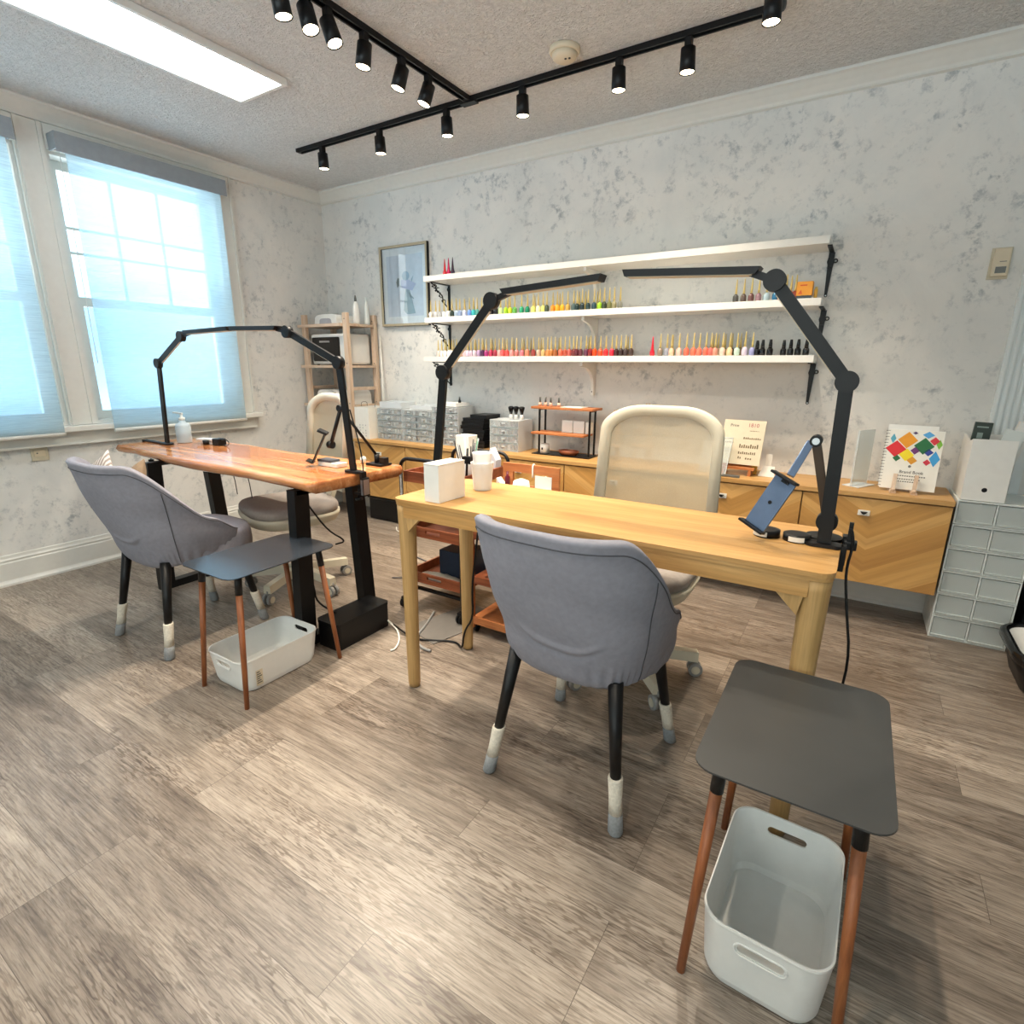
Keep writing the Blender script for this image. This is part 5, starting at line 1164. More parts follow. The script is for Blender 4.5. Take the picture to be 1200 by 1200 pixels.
t = thing('card_stand', 'white T shaped card stand on the worktop, left of the phone holder', 'card stand', (-.355, 3.13, ZW)); g = G(); g.prism([(-.405, 3.10, ZW + .0), (-.325, 3.10, ZW), (-.330, 3.125, ZW + .052), (-.385, 3.125, ZW + .052)], (0, .003, 0)); g.box(-.405, -.325, 3.10, 3.15, ZW, ZW + .002); g.out('base', MT['paper'], t); g = G(); g.box(-.377, -.347, 3.126, 3.130, ZW + .045, ZW + .115); g.out('upright', MT['paper'], t)
g = G(); g.box(-.445, -.418, 3.14, 3.165, ZW, ZW + .045, .002); tag(g.out('yellow_block', cm('#d6a53c', .5), None, (-.43, 3.15, ZW)), 'tiny yellow carton between the price board and the white card stand', 'carton')

# ring-bound swatch book with coloured diamonds
t = thing('swatch_book', 'ring bound book with coloured diamonds on its cover, on a small wooden holder', 'book', (.225, 3.06, ZW)); TK = Matrix.Translation((.232, 3.062, ZW + .012)) @ RZ(-3) @ RX(-13)
g = G(TK); g.box(-.100, .110, -.004, .004, 0, .275, .001); ck = g.out('cover', MT['paper'], t)
g = G(TK); g.box(-.105, .085, .005, .012, .006, .298); g.out('pages', MT['white'], t)
g = G(TK)
for i in range(19): z = .012 + i * .0142; g.tube([(-.100 + .010 * math.cos(k), .004 + .009 * math.sin(k), z) for k in [q * .7 for q in range(9)]], .0012, 5)
g.out('wire_binding', MT['hardware'], t)
DI = [('#e89a1c', -.022, .228, .034, .034), ('#1d6b3c', .042, .205, .034, .034), ('#d8242c', -.062, .185, .036, .034), ('#f0d81c', -.018, .160, .026, .026), ('#54a4dc', .052, .256, .020, .014), ('#d6303c', .078, .230, .017, .017), ('#7cb83c', .100, .216, .010, .020), ('#6a2a6c', .012, .182, .016, .016), ('#2a3c94', .062, .178, .017, .015), ('#3c9cd8', .090, .150, .018, .032),
      ('#1d6b3c', -.053, .142, .014, .014), ('#d89420', .006, .136, .018, .017), ('#c8283c', .062, .132, .013, .013), ('#5ca8c0', -.078, .232, .010, .020), ('#54406c', .002, .262, .009, .006)]
for h, x, z, a, b in DI:
    a *= 1.13; b *= 1.13; x = min(x, .108 - a)
    g = G(TK); g.prism([(x - a, -.0046, z), (x, -.0046, z - b), (x + a, -.0046, z), (x, -.0046, z + b)], (0, .0006, 0)); g.out('coloured_diamond', cm(h, .5), ck)
RTK = TK.to_3x3().to_4x4() @ RX(90)
text(g, 'Brand Book', TK @ Vector((.012, -.0044, .075)), .019, RTK, MT['blackp'], ck)
g = G(TK); g.use(MT['hardware'])
for z, xa, xb in ((.060, -.038, .062), (.045, -.038, .052), (.034, -.042, .028)):
    xx = xa
    while xx < xb: g.box(xx, xx + .006, -.0046, -.004, z, z + .005); xx += .009
g.cyl((.002, -.004, .108), (.002, -.0048, .108), .006, n=12); g.out('small_print', None, ck)
t = thing('book_holder', 'small pale wooden holder gripping the diamond patterned book', 'book holder', (.225, 3.02, ZW))
for x in (.185, .265):
    g = G(); g.box(x - .012, x + .012, 3.005, 3.12, ZW, ZW + .010); g.out('foot', MT['pine'], t)
    g = G(); g.obox((x, 3.030, ZW + .010), (x + .002, 3.048, ZW + .085), .016, .010); g.cyl((x, 3.012, ZW + .010), (x, 3.012, ZW + .022), .010, .008, 12); g.out('peg', MT['pine'], t)
g = G(); g.box(.197, .253, 3.09, 3.102, ZW, ZW + .010); g.out('crossbar', MT['pine'], t)
t = thing('acrylic_holder', 'clear acrylic sign holder left of the diamond patterned book', 'display holder', (.06, 3.13, ZW)); TA = Matrix.Translation((.050, 3.13, ZW)) @ RZ(62); g = G(TA); g.box(-.07, .07, -.0015, .0015, 0, .27); g.out('panel', MT['clear'], t); g = G(TA); g.box(-.07, -.068, -.003, .003, 0, .27); g.box(-.07, .07, -.04, .04, 0, .003); g.out('base', MT['cleare'], t)

# ------------------------------------------------------------------ frosted drawer tower with file box
t = thing('plastic_drawer_tower', 'tall frosted plastic drawer tower at the right end of the cabinets', 'drawer unit', (.56, 3.12, 0)); x0, x1, y0, y1 = .420, .695, 2.985, 3.262; n = 6; H_ = .652; dh = H_ / n
for i in range(n):
    z = i * dh + .001; g = G(); e = .006
    g.box(x0, x0 + e, y0, y1, z, z + dh - .002); g.box(x1 - e, x1, y0, y1, z, z + dh - .002); g.box(x0 + e, x1 - e, y0, y1, z, z + .006); g.box(x0 + e, x1 - e, y0, y1, z + dh - .008, z + dh - .002); g.box(x0 + e, x1 - e, y1 - .004, y1, z + .006, z + dh - .008)
    md_ = (x0 + x1) / 2; g.box(md_ - .003, md_ + .003, y0 + .002, y1 - .004, z + .006, z + dh - .008)
    cs = g.out('case', MT['frostf'], t)
    for a, b in ((x0 + e + .002, md_ - .005), (md_ + .005, x1 - e - .002)):
        g = G(); g.box(a, b, y0 + .004, y0 + .008, z + .016, z + dh - .012); g.box(a, b, y0 - .004, y0 + .008, z + .008, z + .016); g.box(a, b, y0 + .008, y1 - .01, z + .008, z + .012); g.box(a, a + .003, y0 + .008, y1 - .01, z + .012, z + dh * .7); g.box(b - .003, b, y0 + .008, y1 - .01, z + .012, z + dh * .7)
        dd = g.out('drawer', MT['frost'], t)
        r_ = random.Random(i * 7 + int(a * 100)); g = G()
        cc = {4: '#5b6a7d', 3: '#6c7784'}.get(i, None) if a < .5 or i in (3, 4) else '#8d959a'
        if i == 2 and a < .5: g.box(a + .035, a + .08, y0 + .02, y0 + .05, z + .0125, z + .065, .002); g.out('contents', MT['paper'], dd)
        elif cc: g.box(a + .012, b - .012, y0 + .02, y1 - .06, z + .0125, z + .05, .004); g.out('contents', cm(cc, .6), dd)
t = thing('file_box', 'white open file box with a round finger hole, on top of the drawer tower', 'file box', (.51, 3.12, .653)); a, b, c, d_ = .428, .575, 2.992, 3.25; zb, zt = .6535, .915; e = .003
def hole_panel(g, xa, xb, za, zb_, y, hx, hz, r):
    out = [(xa, za), (xb, za), (xb, zb_), (xa, zb_)]; N = 24
    ring_f = []; ring_b = []; circ = [(hx + r * math.cos(2 * PI * i / N - 3 * PI / 4), hz + r * math.sin(2 * PI * i / N - 3 * PI / 4)) for i in range(N)]
    for yy, store in ((y, ring_f), (y + .003, ring_b)):
        ov = [g._v((p[0], yy, p[1])) for p in out]; cv = [g._v((p[0], yy, p[1])) for p in circ]; store += [ov, cv]
        for s_ in range(4):
            seg = [cv[(s_ * N // 4 + k) % N] for k in range(N // 4 + 1)]; g.face([ov[s_], ov[(s_ + 1) % 4]] + seg[::-1])
    g.bridge(ring_f[1], ring_b[1]); g.bridge(ring_f[0], ring_b[0])
g = G(); hole_panel(g, a, b, zb, zt, c, (a + b) / 2, zb + .048, .010); g.box(a, b, c + .003, d_, zb, zb + e); g.box(a, b, d_ - e, d_, zb + e, zt)
for x in (a, b - e): g.prism([(x, c + .003, zb + e), (x, d_ - e, zb + e), (x, d_ - e, zt), (x, d_ - .08, zt), (x, c + .07, zt * .94 + zb * .06), (x, c + .003, zt)], (e, 0, 0))
g.out('body', MT['white'], t)
g = G(); g.box((a + b) / 2 - .011, (a + b) / 2 + .011, c + .012, c + .014, zb + .036, zb + .06); g.out('hole_shade', MT['blackp'], t)  # black sheet stands in for the shade inside the finger hole
def leaf(name, x0, x1, y0, z0, h, mat, label, rz=0, tilt=0, th=.006):
    T = Matrix.Translation(((x0 + x1) / 2, y0, z0)) @ RZ(rz) @ RY(tilt); w_ = (x1 - x0) / 2; g = G(T); g.box(-w_, w_, -th / 2, th / 2, 0, h, .001); return T, tag(g.out(name, mat, None, ((x0 + x1) / 2, y0, z0)), label, 'booklet')
T_, o = leaf('dark_booklet', .424 + .012, .498, 3.17, zb + .004, .315, cm('#33403a', .5), 'dark green booklet sticking up at the left side of the white file box', 0, 2, .02)
g = G(T_); g.box(-.022, .018, -.0106, -.010, .292, .298); g.box(-.016, .004, -.0106, -.010, .245, .27); g.out('cover_print', cm('#8fa09a', .5), o)
g = G(T_); g.box(-.024, .033, .0101, .0102, .01, .31); g.box(.0312, .0318, -.008, .008, .01, .312); g.out('page_edges', MT['paper'], o)
leaf('white_catalogue', .50, .556, 3.10, zb + .004, .335, MT['white'], 'white catalogue leaning to the right out of the file box', 0, 14, .03)
leaf('clear_sleeve', .475, .545, 3.06, zb + .004, .30, MT['frostf'], 'clear plastic sleeve leaning right in the file box before the catalogue', 0, 12, .010)

# black rimmed white round stool / bin at the right edge
t = thing('foot_bath', 'white rounded basin with thick black rim and black base, at the right edge', 'foot bath', (.844, 2.72, 0))
def tub(name, prof, mat, close=True):
    """rounded-rectangle basin: prof = (inset from the outer rim, height)"""
    g = G(); rs = [[g._v((x, y, z)) for x, y in rrect(TX0 + i, TX1 - i, TY0 + i, TY1 - i, max(.11 - i * .6, .02), 8)] for i, z in prof]
    for A, B in zip(rs, rs[1:]): g.bridge(A, B)
    if close: g.face(rs[0][::-1])
    g.face(rs[-1]) if name != 'rim' else None
    return g.out(name, mat, t)
TX0, TX1, TY0, TY1 = .628, 1.06, 2.50, 2.94
tub('base', [(.07, 0), (.05, .01), (.03, .08), (.012, .125)], MT['blackp'])
tub('rim', [(.010, .126), (.0, .135), (.0, .158), (.010, .168), (.024, .166), (.030, .150)], MT['pblack'], False)
tub('bowl', [(.024, .160), (.034, .150), (.060, .142)], MT['white'], False)
g = G(); g.box(.735, 1.15, 3.04, 3.29, 0, .48, .01); tag(g.out('black_cabinet', MT['blackp'], None, (.94, 3.16, 0)), 'black box standing against the door, right of the drawer tower', 'cabinet')

# ------------------------------------------------------------------ things on the oak desk
t = thing('white_box', 'upright white cardboard box standing at the left end of the oak desk', 'box', (-1.175, 1.46, .7505)); TQ = Matrix.Translation((-1.178, 1.448, .7506)) @ RZ(-3)
g = G(TQ); g.box(-.033, .033, -.068, .068, 0, .128, .0015); g.out('carton', MT['white'], t)
g = G(TQ); g.box(-.034, .034, -.069, .069, .1282, .1315, .001); g.out('lid', MT['paper'], t)
t = thing('plastic_cup', 'frosted ribbed plastic cup on the oak desk beside the white box', 'cup', (-1.155, 1.64, .7505)); g = G()
prof = [(.034, .001), (.036, .004), (.0375, .03), (.040, .06), (.043, .088), (.0455, .10), (.0455, .104), (.042, .103), (.040, .09), (.036, .03), (.034, .008)]
R0 = [g.ring((-1.155, 1.64, .7505 + z), (0, 0, 1), r * .95, 40) for r, z in prof]
for k, A in enumerate(R0[:6]):
    for i, q in enumerate(A):
        if i % 2: q.co += (Vector((-1.155, 1.64, q.co.z)) - q.co) * .035
for A, B in zip(R0, R0[1:]): g.bridge(A, B)
g.face(R0[0][::-1]); g.face(R0[-1]); cupm = plastic('frosted_cup', (.86, .86, .88, 1), .50, .3); g.out('cup', cupm, t)
g = G(); g.lathe((-1.155, 1.64, .7505), [(.030, .09), (.033, .10), (.036, .135), (.037, .140), (.034, .138), (.030, .10)], 30); g.out('inner_cup', cupm, t)
t = thing('tape_roll', 'black and white label roll lying under the phone cradle on the oak desk', 'tape roll', (-.175, 1.625, .7505), 0, 'label rolls on the desk')
for (x, y, r) in ((-.168, 1.605, .034),):
    g = G(); g.lathe((x, y, .7507), [(r * .7, 0), (r, 0), (r, .018), (r * .7, .018)], 30); g.out('band', MT['blackp'], t)
    g = G(); g.prism([(x + (r + .0006) * math.cos(a), y + (r + .0006) * math.sin(a), .7535) for a in [math.radians(-160 + 6 * i) for i in range(14)]] + [(x + (r + .0012) * math.cos(a), y + (r + .0012) * math.sin(a), .7535) for a in [math.radians(-160 + 6 * i) for i in range(13, -1, -1)]], (0, 0, .013)); g.out('paper_label', MT['paper'], t)
t = thing('tape_roll', 'black and white label roll lying right of the phone cradle on the oak desk', 'tape roll', (-.095, 1.645, .7505), 0, 'label rolls on the desk')
for (x, y, r) in ((-.093, 1.600, .034),):
    g = G(); g.lathe((x, y, .7507), [(r * .7, 0), (r, 0), (r, .018), (r * .7, .018)], 30); g.out('band', MT['blackp'], t)
    g = G(); g.prism([(x + (r + .0006) * math.cos(a), y + (r + .0006) * math.sin(a), .7535) for a in [math.radians(-120 + 6 * i) for i in range(12)]] + [(x + (r + .0012) * math.cos(a), y + (r + .0012) * math.sin(a), .7535) for a in [math.radians(-120 + 6 * i) for i in range(11, -1, -1)]], (0, 0, .013)); g.out('paper_label', MT['paper'], t)
def cable(name, pts, r, mat, label, sm=2, cat='cable', group=None):
    g = G(); g.tube(pts, r, 7, sm); return tag(g.out(name, mat, None, tuple(Vector(pts[0]))), label, cat, group)
cable('power_cable', [(.022, 1.60, .800), (.030, 1.60, .80), (.038, 1.60, .76), (.030, 1.597, .69), (.045, 1.58, .60), (.075, 1.56, .45), (.055, 1.54, .30), (.015, 1.52, .19)], .0035, MT['blackp'], 'black cable hanging from the lamp clamp at the right end of the oak desk')
g = G(); g.cyl((.010, 1.517, .178), (-.008, 1.507, .135), .008, n=12); tag(g.out('cable_connector', MT['chrome'], None, (.0, 1.51, .135)), 'grey plug at the loose end of the cable below the oak desk', 'plug')
t = thing('lamp_controller', 'black inline switch on the lamp clamp at the right end of the desk', 'switch', (.030, 1.615, .73)); g = G(); g.box(.016, .046, 1.605, 1.635, .742, .765, .003); g.box(.022, .032, 1.61, 1.62, .765, .815); g.out('housing', MT['blackp'], t); 

# ------------------------------------------------------------------ live edge table things
t = thing('pump_bottle', 'clear pump bottle of pale blue gel on the live edge table', 'bottle', (-3.35, 1.705, .752)); c = (-3.33, 1.70, .7525)
g = G(); g.lathe(c, [(.036, 0), (.040, .004), (.040, .095), (.034, .108), (.018, .118), (.016, .13)], 28); g.out('bottle_body', MT['glassblue'], t)
g = G(); g.lathe(c, [(.017, .13), (.017, .145), (.008, .147), (.007, .165)], 16); g.obox(Vector(c) + Vector((.012, 0, .168)), Vector(c) + Vector((-.050, -.015, .172)), .014, .008); g.out('pump', MT['frostf'], t)
t = thing('nail_drill_set', 'white handpiece and black holder with a curly cord on the live edge table', 'nail drill', (-3.13, 1.75, .752))
g = G(); g.obox((-3.24, 1.74, .775), (-3.08, 1.76, .778), .05, .012, b=.003); g.box(-3.22, -3.10, 1.73, 1.78, .7525, .768); g.out('white_tray', MT['white'], t)
g = G(); g.box(-3.09, -3.03, 1.725, 1.775, .7525, .79, .005); g.cyl((-3.135, 1.715, .7525), (-3.135, 1.715, .778), .016); g.out('black_holder', MT['blackp'], t)
g = G(); g.tube([(-3.03, 1.75, .78), (-2.99, 1.75, .79), (-2.96, 1.75, .775), (-2.97, 1.745, .7545), (-3.0, 1.74, .7545)], .0025, 6, 2); g.out('cord', MT['blackp'], t)
t = thing('small_case', 'small grey and white case on the live edge table beside the right lamp post', 'case', (-2.02, 1.66, .752)); g = G(); g.box(-2.07, -1.94, 1.63, 1.69, .7525, .770, .002); g.out('white_base', MT['white'], t); g = G(); g.box(-2.075, -1.985, 1.632, 1.688, .7705, .782, .002); g.out('dark_lid', MT['seam'], t)
t = thing('clear_clip', 'tiny clear plastic piece at the back right corner of the live edge table', 'clip', (-1.93, 1.845, .752)); g = G(); g.lathe((-1.945, 1.79, .7525), [(.012, 0), (.015, .02), (.010, .03)], 12); g.out('body', MT['frostf'], t)
t = thing('power_adapter', 'white labelled adapter hanging at the right edge of the live edge table', 'adapter', (-1.755, 1.60, .66)); g = G(); g.box(-1.748, -1.735, 1.585, 1.625, .655, .735, .003); g.out('body', MT['blackp'], t); g = G(); g.box(-1.7349, -1.7342, 1.589, 1.621, .662, .728); g.box(-1.747, -1.736, 1.584, 1.5849, .662, .728); g.out('label_plate', MT['chrome'], t)
cable('power_cable', [(-1.80, 1.60, 1.02), (-1.775, 1.612, .90), (-1.758, 1.615, .80), (-1.750, 1.606, .74)], .003, MT['blackp'], 'thin black cable beside the right lamp post above the live edge table')
cable('power_cable', [(-1.95, 1.44, .655), (-1.97, 1.45, .60), (-1.955, 1.44, .50), (-1.975, 1.44, .36), (-1.945, 1.455, .25), (-1.96, 1.47, .160), (-1.86, 1.49, .124)], .0045, MT['blackp'], 'wavy black cable dropping from the live edge table to the black cable box')
cable('power_cable', [(-2.88, 1.68, .695), (-2.87, 1.70, .60), (-2.86, 1.70, .50)], .0025, MT['blackp'], 'short thin cable dangling under the live edge table, left of the other one', 1)
cable('power_cable', [(-2.74, 1.68, .695), (-2.72, 1.69, .60), (-2.71, 1.69, .50)], .0025, MT['blackp'], 'short thin cable dangling under the live edge table, above the office seat', 1)
cable('power_cable', [(-1.99, 1.50, .60), (-1.94, 1.55, .48), (-1.90, 1.62, .42), (-1.955, 1.60, .40)], .004, MT['blackp'], 'tangled black cable behind the front leg of the live edge table')
cable('power_cable', [(-2.16, 2.15, .006), (-2.0, 2.25, .006), (-1.9, 2.3, .006), (-1.98, 2.42, .006), (-2.3, 2.5, .006)], .0035, MT['seam'], 'thin grey cable lying on the floor behind the live edge table')
t = thing('cable_box', 'long black cable management box on the floor between the two tables', 'cable box', (-1.875, 1.57, 0)); x0, x1, y0, y1 = -1.985, -1.755, 1.40, 1.725
TX = Matrix.Translation((-1.822, 1.563, 0)) @ RZ(0)
g = G(TX); g.rplate(-.068, .068, -.155, .155, 0, .108, .02); g.out('case', MT['blackp'], t)
g = G(TX); g.rplate(-.070, .070, -.157, .157, .109, .122, .022); g.out('lid', MT['black'], t)

# ------------------------------------------------------------------ black framed trolley with wooden trays
t = thing('tray_trolley', 'black tube trolley with three reddish wooden trays behind the oak desk', 'trolley', (-1.66, 2.12, 0)); x0, x1, y0, y1 = -1.84, -1.47, 1.915, 2.33
def tray(zb):
    g = G(); a0, a1, b0, b1 = x0 + .014, x1 - .014, y0 + .014, y1 - .014; e = .010; h = .052
    g.box(a0, a1, b0, b1, zb, zb + .008)
    for (ya, yb) in ((b0, b0 + e), (b1 - e, b1)):
        m_ = (a0 + a1) / 2; g.box(a0, m_ - .045, ya, yb, zb + .008, zb + h); g.box(m_ + .045, a1, ya, yb, zb + .008, zb + h); g.box(m_ - .045, m_ + .045, ya, yb, zb + .008, zb + .022); g.box(m_ - .045, m_ + .045, ya, yb, zb + .038, zb + h)
    g.box(a0, a0 + e, b0 + e, b1 - e, zb + .008, zb + h); g.box(a1 - e, a1, b0 + e, b1 - e, zb + .008, zb + h)
    return g.out('tray', MT['traywood'], t)
for z in (.145, .385, .655): tray(z)
for yy in (y0 + .005, y1 - .005):
    g = G(); g.tube([(x0 + .006, yy, .09), (x0 + .006, yy, .72)] + [(x0 + .006 + .05 * (1 - math.cos(a)), yy, .72 + .05 * math.sin(a)) for a in [PI / 2 * i / 6 for i in range(7)]] + [(x1 - .006 - .05 * (1 - math.cos(a)), yy, .72 + .05 * math.sin(a)) for a in [PI / 2 * (1 - i / 6) for i in range(7)]] + [(x1 - .006, yy, .72), (x1 - .006, yy, .09)], .009, 12); g.out('tube_frame', MT['black'], t)
for x in (x0 + .006, x1 - .006):
    for yy in (y0 + .005, y1 - .005):
        g = G(); g.cyl((x, yy, .05), (x, yy, .095), .006); g.cyl((x - .012, yy - .012, .026), (x - .003, yy - .012, .026), .026); g.cyl((x + .003, yy - .012, .026), (x + .012, yy - .012, .026), .026); g.box(x - .014, x + .014, yy - .025, yy + .008, .035, .058, .003); g.out('caster', MT['blackp'], t)
g = G(); g.box(x0 + .006, x1 - .006, y0 + .03, y0 + .045, .095, .110); g.out('base_bar', MT['black'], t)
# contents of the trolley
TPz = .6635
g = G(); g.box(-1.665, -1.585, 2.14, 2.21, TPz, TPz + .205, .002); tag(g.out('paper_carton', MT['paper'], None, (-1.62, 2.17, TPz)), 'white carton standing on the top tray of the black trolley, behind the pens', 'carton')
t2 = thing('pen_cup', 'white pot of brushes and tools on the top tray of the black trolley', 'pen cup', (-1.535, 2.06, TPz)); g = G(); g.lathe((-1.535, 2.06, TPz), [(.036, 0), (.040, .005), (.042, .11), (.040, .112), (.036, .10)], 26); g.out('pot', MT['white'], t2)
rnd = random.Random(3)
BR = ['black', 'dark', 'sea green', 'silver', 'charcoal', 'moss green', 'grey', 'ink black', 'graphite', 'pale', 'onyx']
for i in range(11):
    a = rnd.uniform(0, 2 * PI); k = rnd.uniform(.01, .03); p = Vector((-1.535 + k * math.cos(a), 2.06 + k * math.sin(a), TPz + .03)); q_ = p + Vector((math.cos(a) * .05 * rnd.random(), math.sin(a) * .04 * rnd.random(), rnd.uniform(.13, .19)))
    g = G(); g.cyl(p, q_, .0035, .003, 8); tag(g.out('tool_brush', cm(['#1c1d20', '#303338', '#6f9f8c', '#c4c6c8', '#3a3d42', '#4d6a50', '#85888b', '#101114', '#4a4d52', '#e2e2de', '#0c0c0e'][i], .4), None, tuple(p)), '%s handled brush standing among others in the white pot on the black trolley' % BR[i], 'brush', 'brushes in the white pot')
t3 = thing('cutter_tool', 'black handled clipping tool upright in front of the white pot on the trolley', 'tool', (-1.47, 2.0, TPz)); g = G(); g.cyl((-1.50, 2.0, TPz), (-1.49, 2.0, TPz + .17), .006, .005, 10); g.box(-1.51, -1.465, 1.985, 2.01, TPz + .10, TPz + .135, .004); g.out('handle', MT['blackp'], t3)
g = G(); g.lathe((-1.525, 2.17, TPz), [(.028, 0), (.03, .09), (.022, .11)], 20); tag(g.out('glass_jar', MT['frostf'], None, (-1.525, 2.17, TPz)), 'frosted jar on the top tray of the black trolley behind the cup', 'jar')
g = G(); g.prism([(-1.56, 2.24, TPz), (-1.50, 2.24, TPz), (-1.495, 2.24, TPz + .08), (-1.53, 2.24, TPz + .14)], (0, .05, 0)); tag(g.out('wipe_packet', cm('#c9cdd8', .5), None, (-1.53, 2.26, TPz)), 'pale wipe packet slanting in the top tray of the black trolley', 'packet')
g = G(); g.box(-1.70, -1.53, 2.03, 2.20, .1535, .30, .003); tag(g.out('navy_box', MT['navy'], None, (-1.62, 2.1, .1535)), 'dark navy box on the lowest tray of the black trolley', 'box')
g = G(); 
N = 14; top_ = [[g._v((-1.80 + .30 * i / N, 1.95 + .075 * j / 6, .155 + .035 * math.sin(PI * i / N) ** .5 * math.sin(PI * j / 6) ** .5 + .010 * noise.noise(Vector((i * .9, j * .9, 2))))) for i in range(N + 1)] for j in range(7)]
for j in range(6): g.bridge(top_[j], top_[j + 1], True, False)
g.face([top_[0][i] for i in range(N + 1)] + [top_[j][N] for j in range(1, 7)] + [top_[6][i] for i in range(N - 1, -1, -1)] + [top_[j][0] for j in range(5, 0, -1)])
tag(g.out('plastic_pouch', cm('#a59f94', .35), None, (-1.65, 1.98, .155)), 'crumpled grey plastic pouch on the lowest tray of the black trolley', 'pouch')
t4 = thing('power_plugs', 'cluster of black plugs and adapters hanging under the left end of the oak desk', 'plugs', (-1.23, 1.72, .60)); g = G()
for x, z, w_ in ((-1.30, .648, .02), (-1.265, .640, .016), (-1.20, .652, .018), (-1.165, .645, .02)): g.box(x, x + w_, 1.705, 1.73, z - .02, z + .014, .003); g.cyl((x + w_ / 2, 1.715, z + .01), (x + w_ / 2, 1.715, .684), .003, n=6)
g.out('plug', MT['blackp'], t4)
g = G(); g.tube([(-1.29, 1.715, .63), (-1.25, 1.72, .60), (-1.22, 1.715, .62), (-1.20, 1.71, .58), (-1.23, 1.715, .55)], .0035, 6, 2); g.tube([(-1.16, 1.72, .63), (-1.14, 1.73, .57), (-1.18, 1.72, .55), (-1.22, 1.715, .57)], .003, 6, 2); g.out('looped_cord', MT['blackp'], t4)
cable('power_cable', [(-1.225, 1.715, .60), (-1.235, 1.70, .45), (-1.255, 1.70, .30), (-1.24, 1.69, .18), (-1.30, 1.70, .10), (-1.31, 1.70, .006), (-1.38, 1.75, .006), (-1.47, 1.70, .006), (-1.56, 1.66, .006), (-1.72, 1.70, .02)], .0045, MT['blackp'], 'long black cable from the plugs under the oak desk down to the floor')
cable('power_cable', [(-1.66, 1.93, .006), (-1.60, 1.80, .006), (-1.56, 1.68, .006), (-1.48, 1.62, .006), (-1.42, 1.62, .006)], .006, cm('#8e8f8e', .5), 'grey cable curling on the floor in front of the trolley')
cable('power_cable', [(-1.75, 1.70, .03), (-1.68, 1.69, .006), (-1.60, 1.62, .006), (-1.56, 1.55, .006), (-1.57, 1.53, .006)], .004, MT['paper'], 'short white cable trailing from the black cable box')
cable('power_cable', [(-2.86, 2.92, .006), (-2.78, 2.84, .006), (-2.70, 2.86, .006), (-2.72, 2.94, .006), (-2.82, 2.93, .012)], .004, MT['paper'], 'looped white cable on the floor under the floating cabinets')
g = G(); g.box(-1.62, -1.40, 1.70, 2.10, .0005, .004); bmesh.ops.rotate(g.bm, verts=g.bm.verts, cent=(-1.51, 1.9, 0), matrix=Matrix.Rotation(-.25, 3, 'Z')); tag(g.out('floor_mat', cm('#74706b', .7), None, (-1.5, 1.9, 0)), 'thin grey mat on the floor beneath the wheeled trolleys', 'mat')

# ------------------------------------------------------------------ wooden cart with cut-out handles
t = thing('wooden_cart', 'small wooden cart with a cut out handle, partly hidden behind the oak desk', 'cart', (-1.22, 2.0, 0)); x0, x1, y0, y1 = -1.40, -1.10, 1.86, 2.16
def handle_panel(y, ztop, zbot):
    g = G(); m_ = (x0 + x1) / 2
    g.box(x0, x1, y, y + .015, zbot, ztop - .10); g.box(x0, x0 + .055, y, y + .015, ztop - .10, ztop); g.box(x1 - .055, x1, y, y + .015, ztop - .10, ztop); g.box(x0 + .055, x1 - .055, y, y + .015, ztop - .04, ztop); return g
handle_panel(y1, .757, .03).out('back_panel', MT['orangewood'], t)
g = G(); g.box(x0, x0 + .035, y0, y0 + .015, .03, .66); g.box(x1 - .035, x1, y0, y0 + .015, .03, .66); g.out('front_post', MT['orangewood'], t)
for z in (.05, .25, .46, .62):
    g = G(); g.box(x0, x1, y0 + .016, y1 - .001, z, z + .010); g.box(x0 + .036, x1 - .036, y0, y0 + .012, z, z + .035); g.out('cart_shelf', MT['traywood'] if z > .2 else MT['orangewood'], t)
g = G()
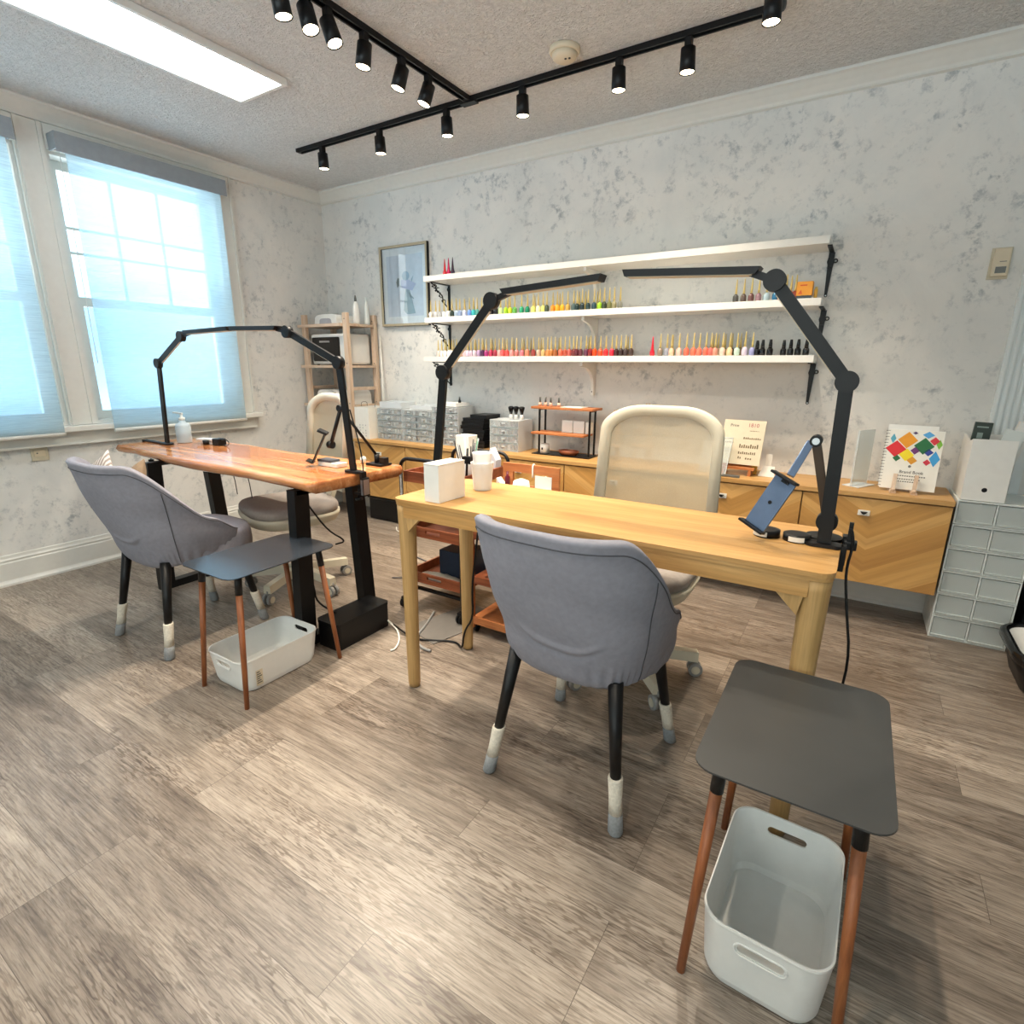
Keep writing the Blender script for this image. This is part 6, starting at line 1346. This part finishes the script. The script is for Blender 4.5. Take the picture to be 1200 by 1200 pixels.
for x in (x0 + .03, x1 - .03):
    for y in (y0 + .03, y1 - .02): g.cyl((x - .008, y, .018), (x + .008, y, .018), .018); g.box(x - .01, x + .01, y - .01, y + .01, .03, .05)
g.out('caster', MT['blackp'], t)
g = G(); g.lathe((-1.33, 2.09, .6305), [(.012, 0), (.012, .075), (.006, .08), (.006, .10)], 14); tag(g.out('dark_red_bottle', cm('#5a1020', .25), None, (-1.33, 2.09, .6305)), 'dark red bottle on the wooden cart behind the oak desk', 'bottle')
g = G(); g.lathe((-1.25, 2.08, .6305), [(.03, 0), (.042, .03), (.036, .065), (.012, .075)], 18); tag(g.out('cotton_bowl', MT['paper'], None, (-1.25, 2.08, .6305)), 'white cotton heap on the wooden cart behind the oak desk', 'cotton')
g = G(); g.box(-1.20, -1.115, 2.02, 2.12, .6305, .648); g.box(-1.20, -1.115, 2.118, 2.12, .648, .72); tag(g.out('clear_tray', MT['frostf'], None, (-1.16, 2.07, .6305)), 'clear plastic tray at the right side of the wooden cart top', 'tray')
cable('hanging_tag', [(-1.235, 2.158, .70), (-1.235, 2.157, .755), (-1.235, 2.167, .762), (-1.235, 2.178, .755), (-1.235, 2.178, .74)], .004, MT['paper'], 'white strap looped over the handle of the wooden cart', 1, 'strap')
cable('hanging_tag', [(-1.175, 2.140, .66), (-1.165, 2.145, .70), (-1.160, 2.150, .715)], .004, MT['paper'], 'short white strip in the handle opening of the wooden cart', 1, 'strap')
g = G(); g.prism([(-1.475, 2.10, .70), (-1.415, 2.10, .70), (-1.475, 2.10, .765)], (0, .04, 0)); bmesh.ops.translate(g.bm, verts=g.bm.verts, vec=(.09, -.02, -.0695)); tag(g.out('tissue_fold', MT['paper'], None, (-1.35, 2.1, .6305)), 'folded white tissue at the left side of the wooden cart top', 'tissue')

# ------------------------------------------------------------------ cut the handle slots, tidy up
bpy.context.view_layer.update()
dg = bpy.context.evaluated_depsgraph_get()
done = {}
for body, c, md in CUT: done.setdefault(body.name, (body, []))[1].append(c)
for body, cs in done.values():
    me = bpy.data.meshes.new_from_object(body.evaluated_get(dg)); body.modifiers.clear(); body.data = me
    for c in cs: bpy.data.objects.remove(c)
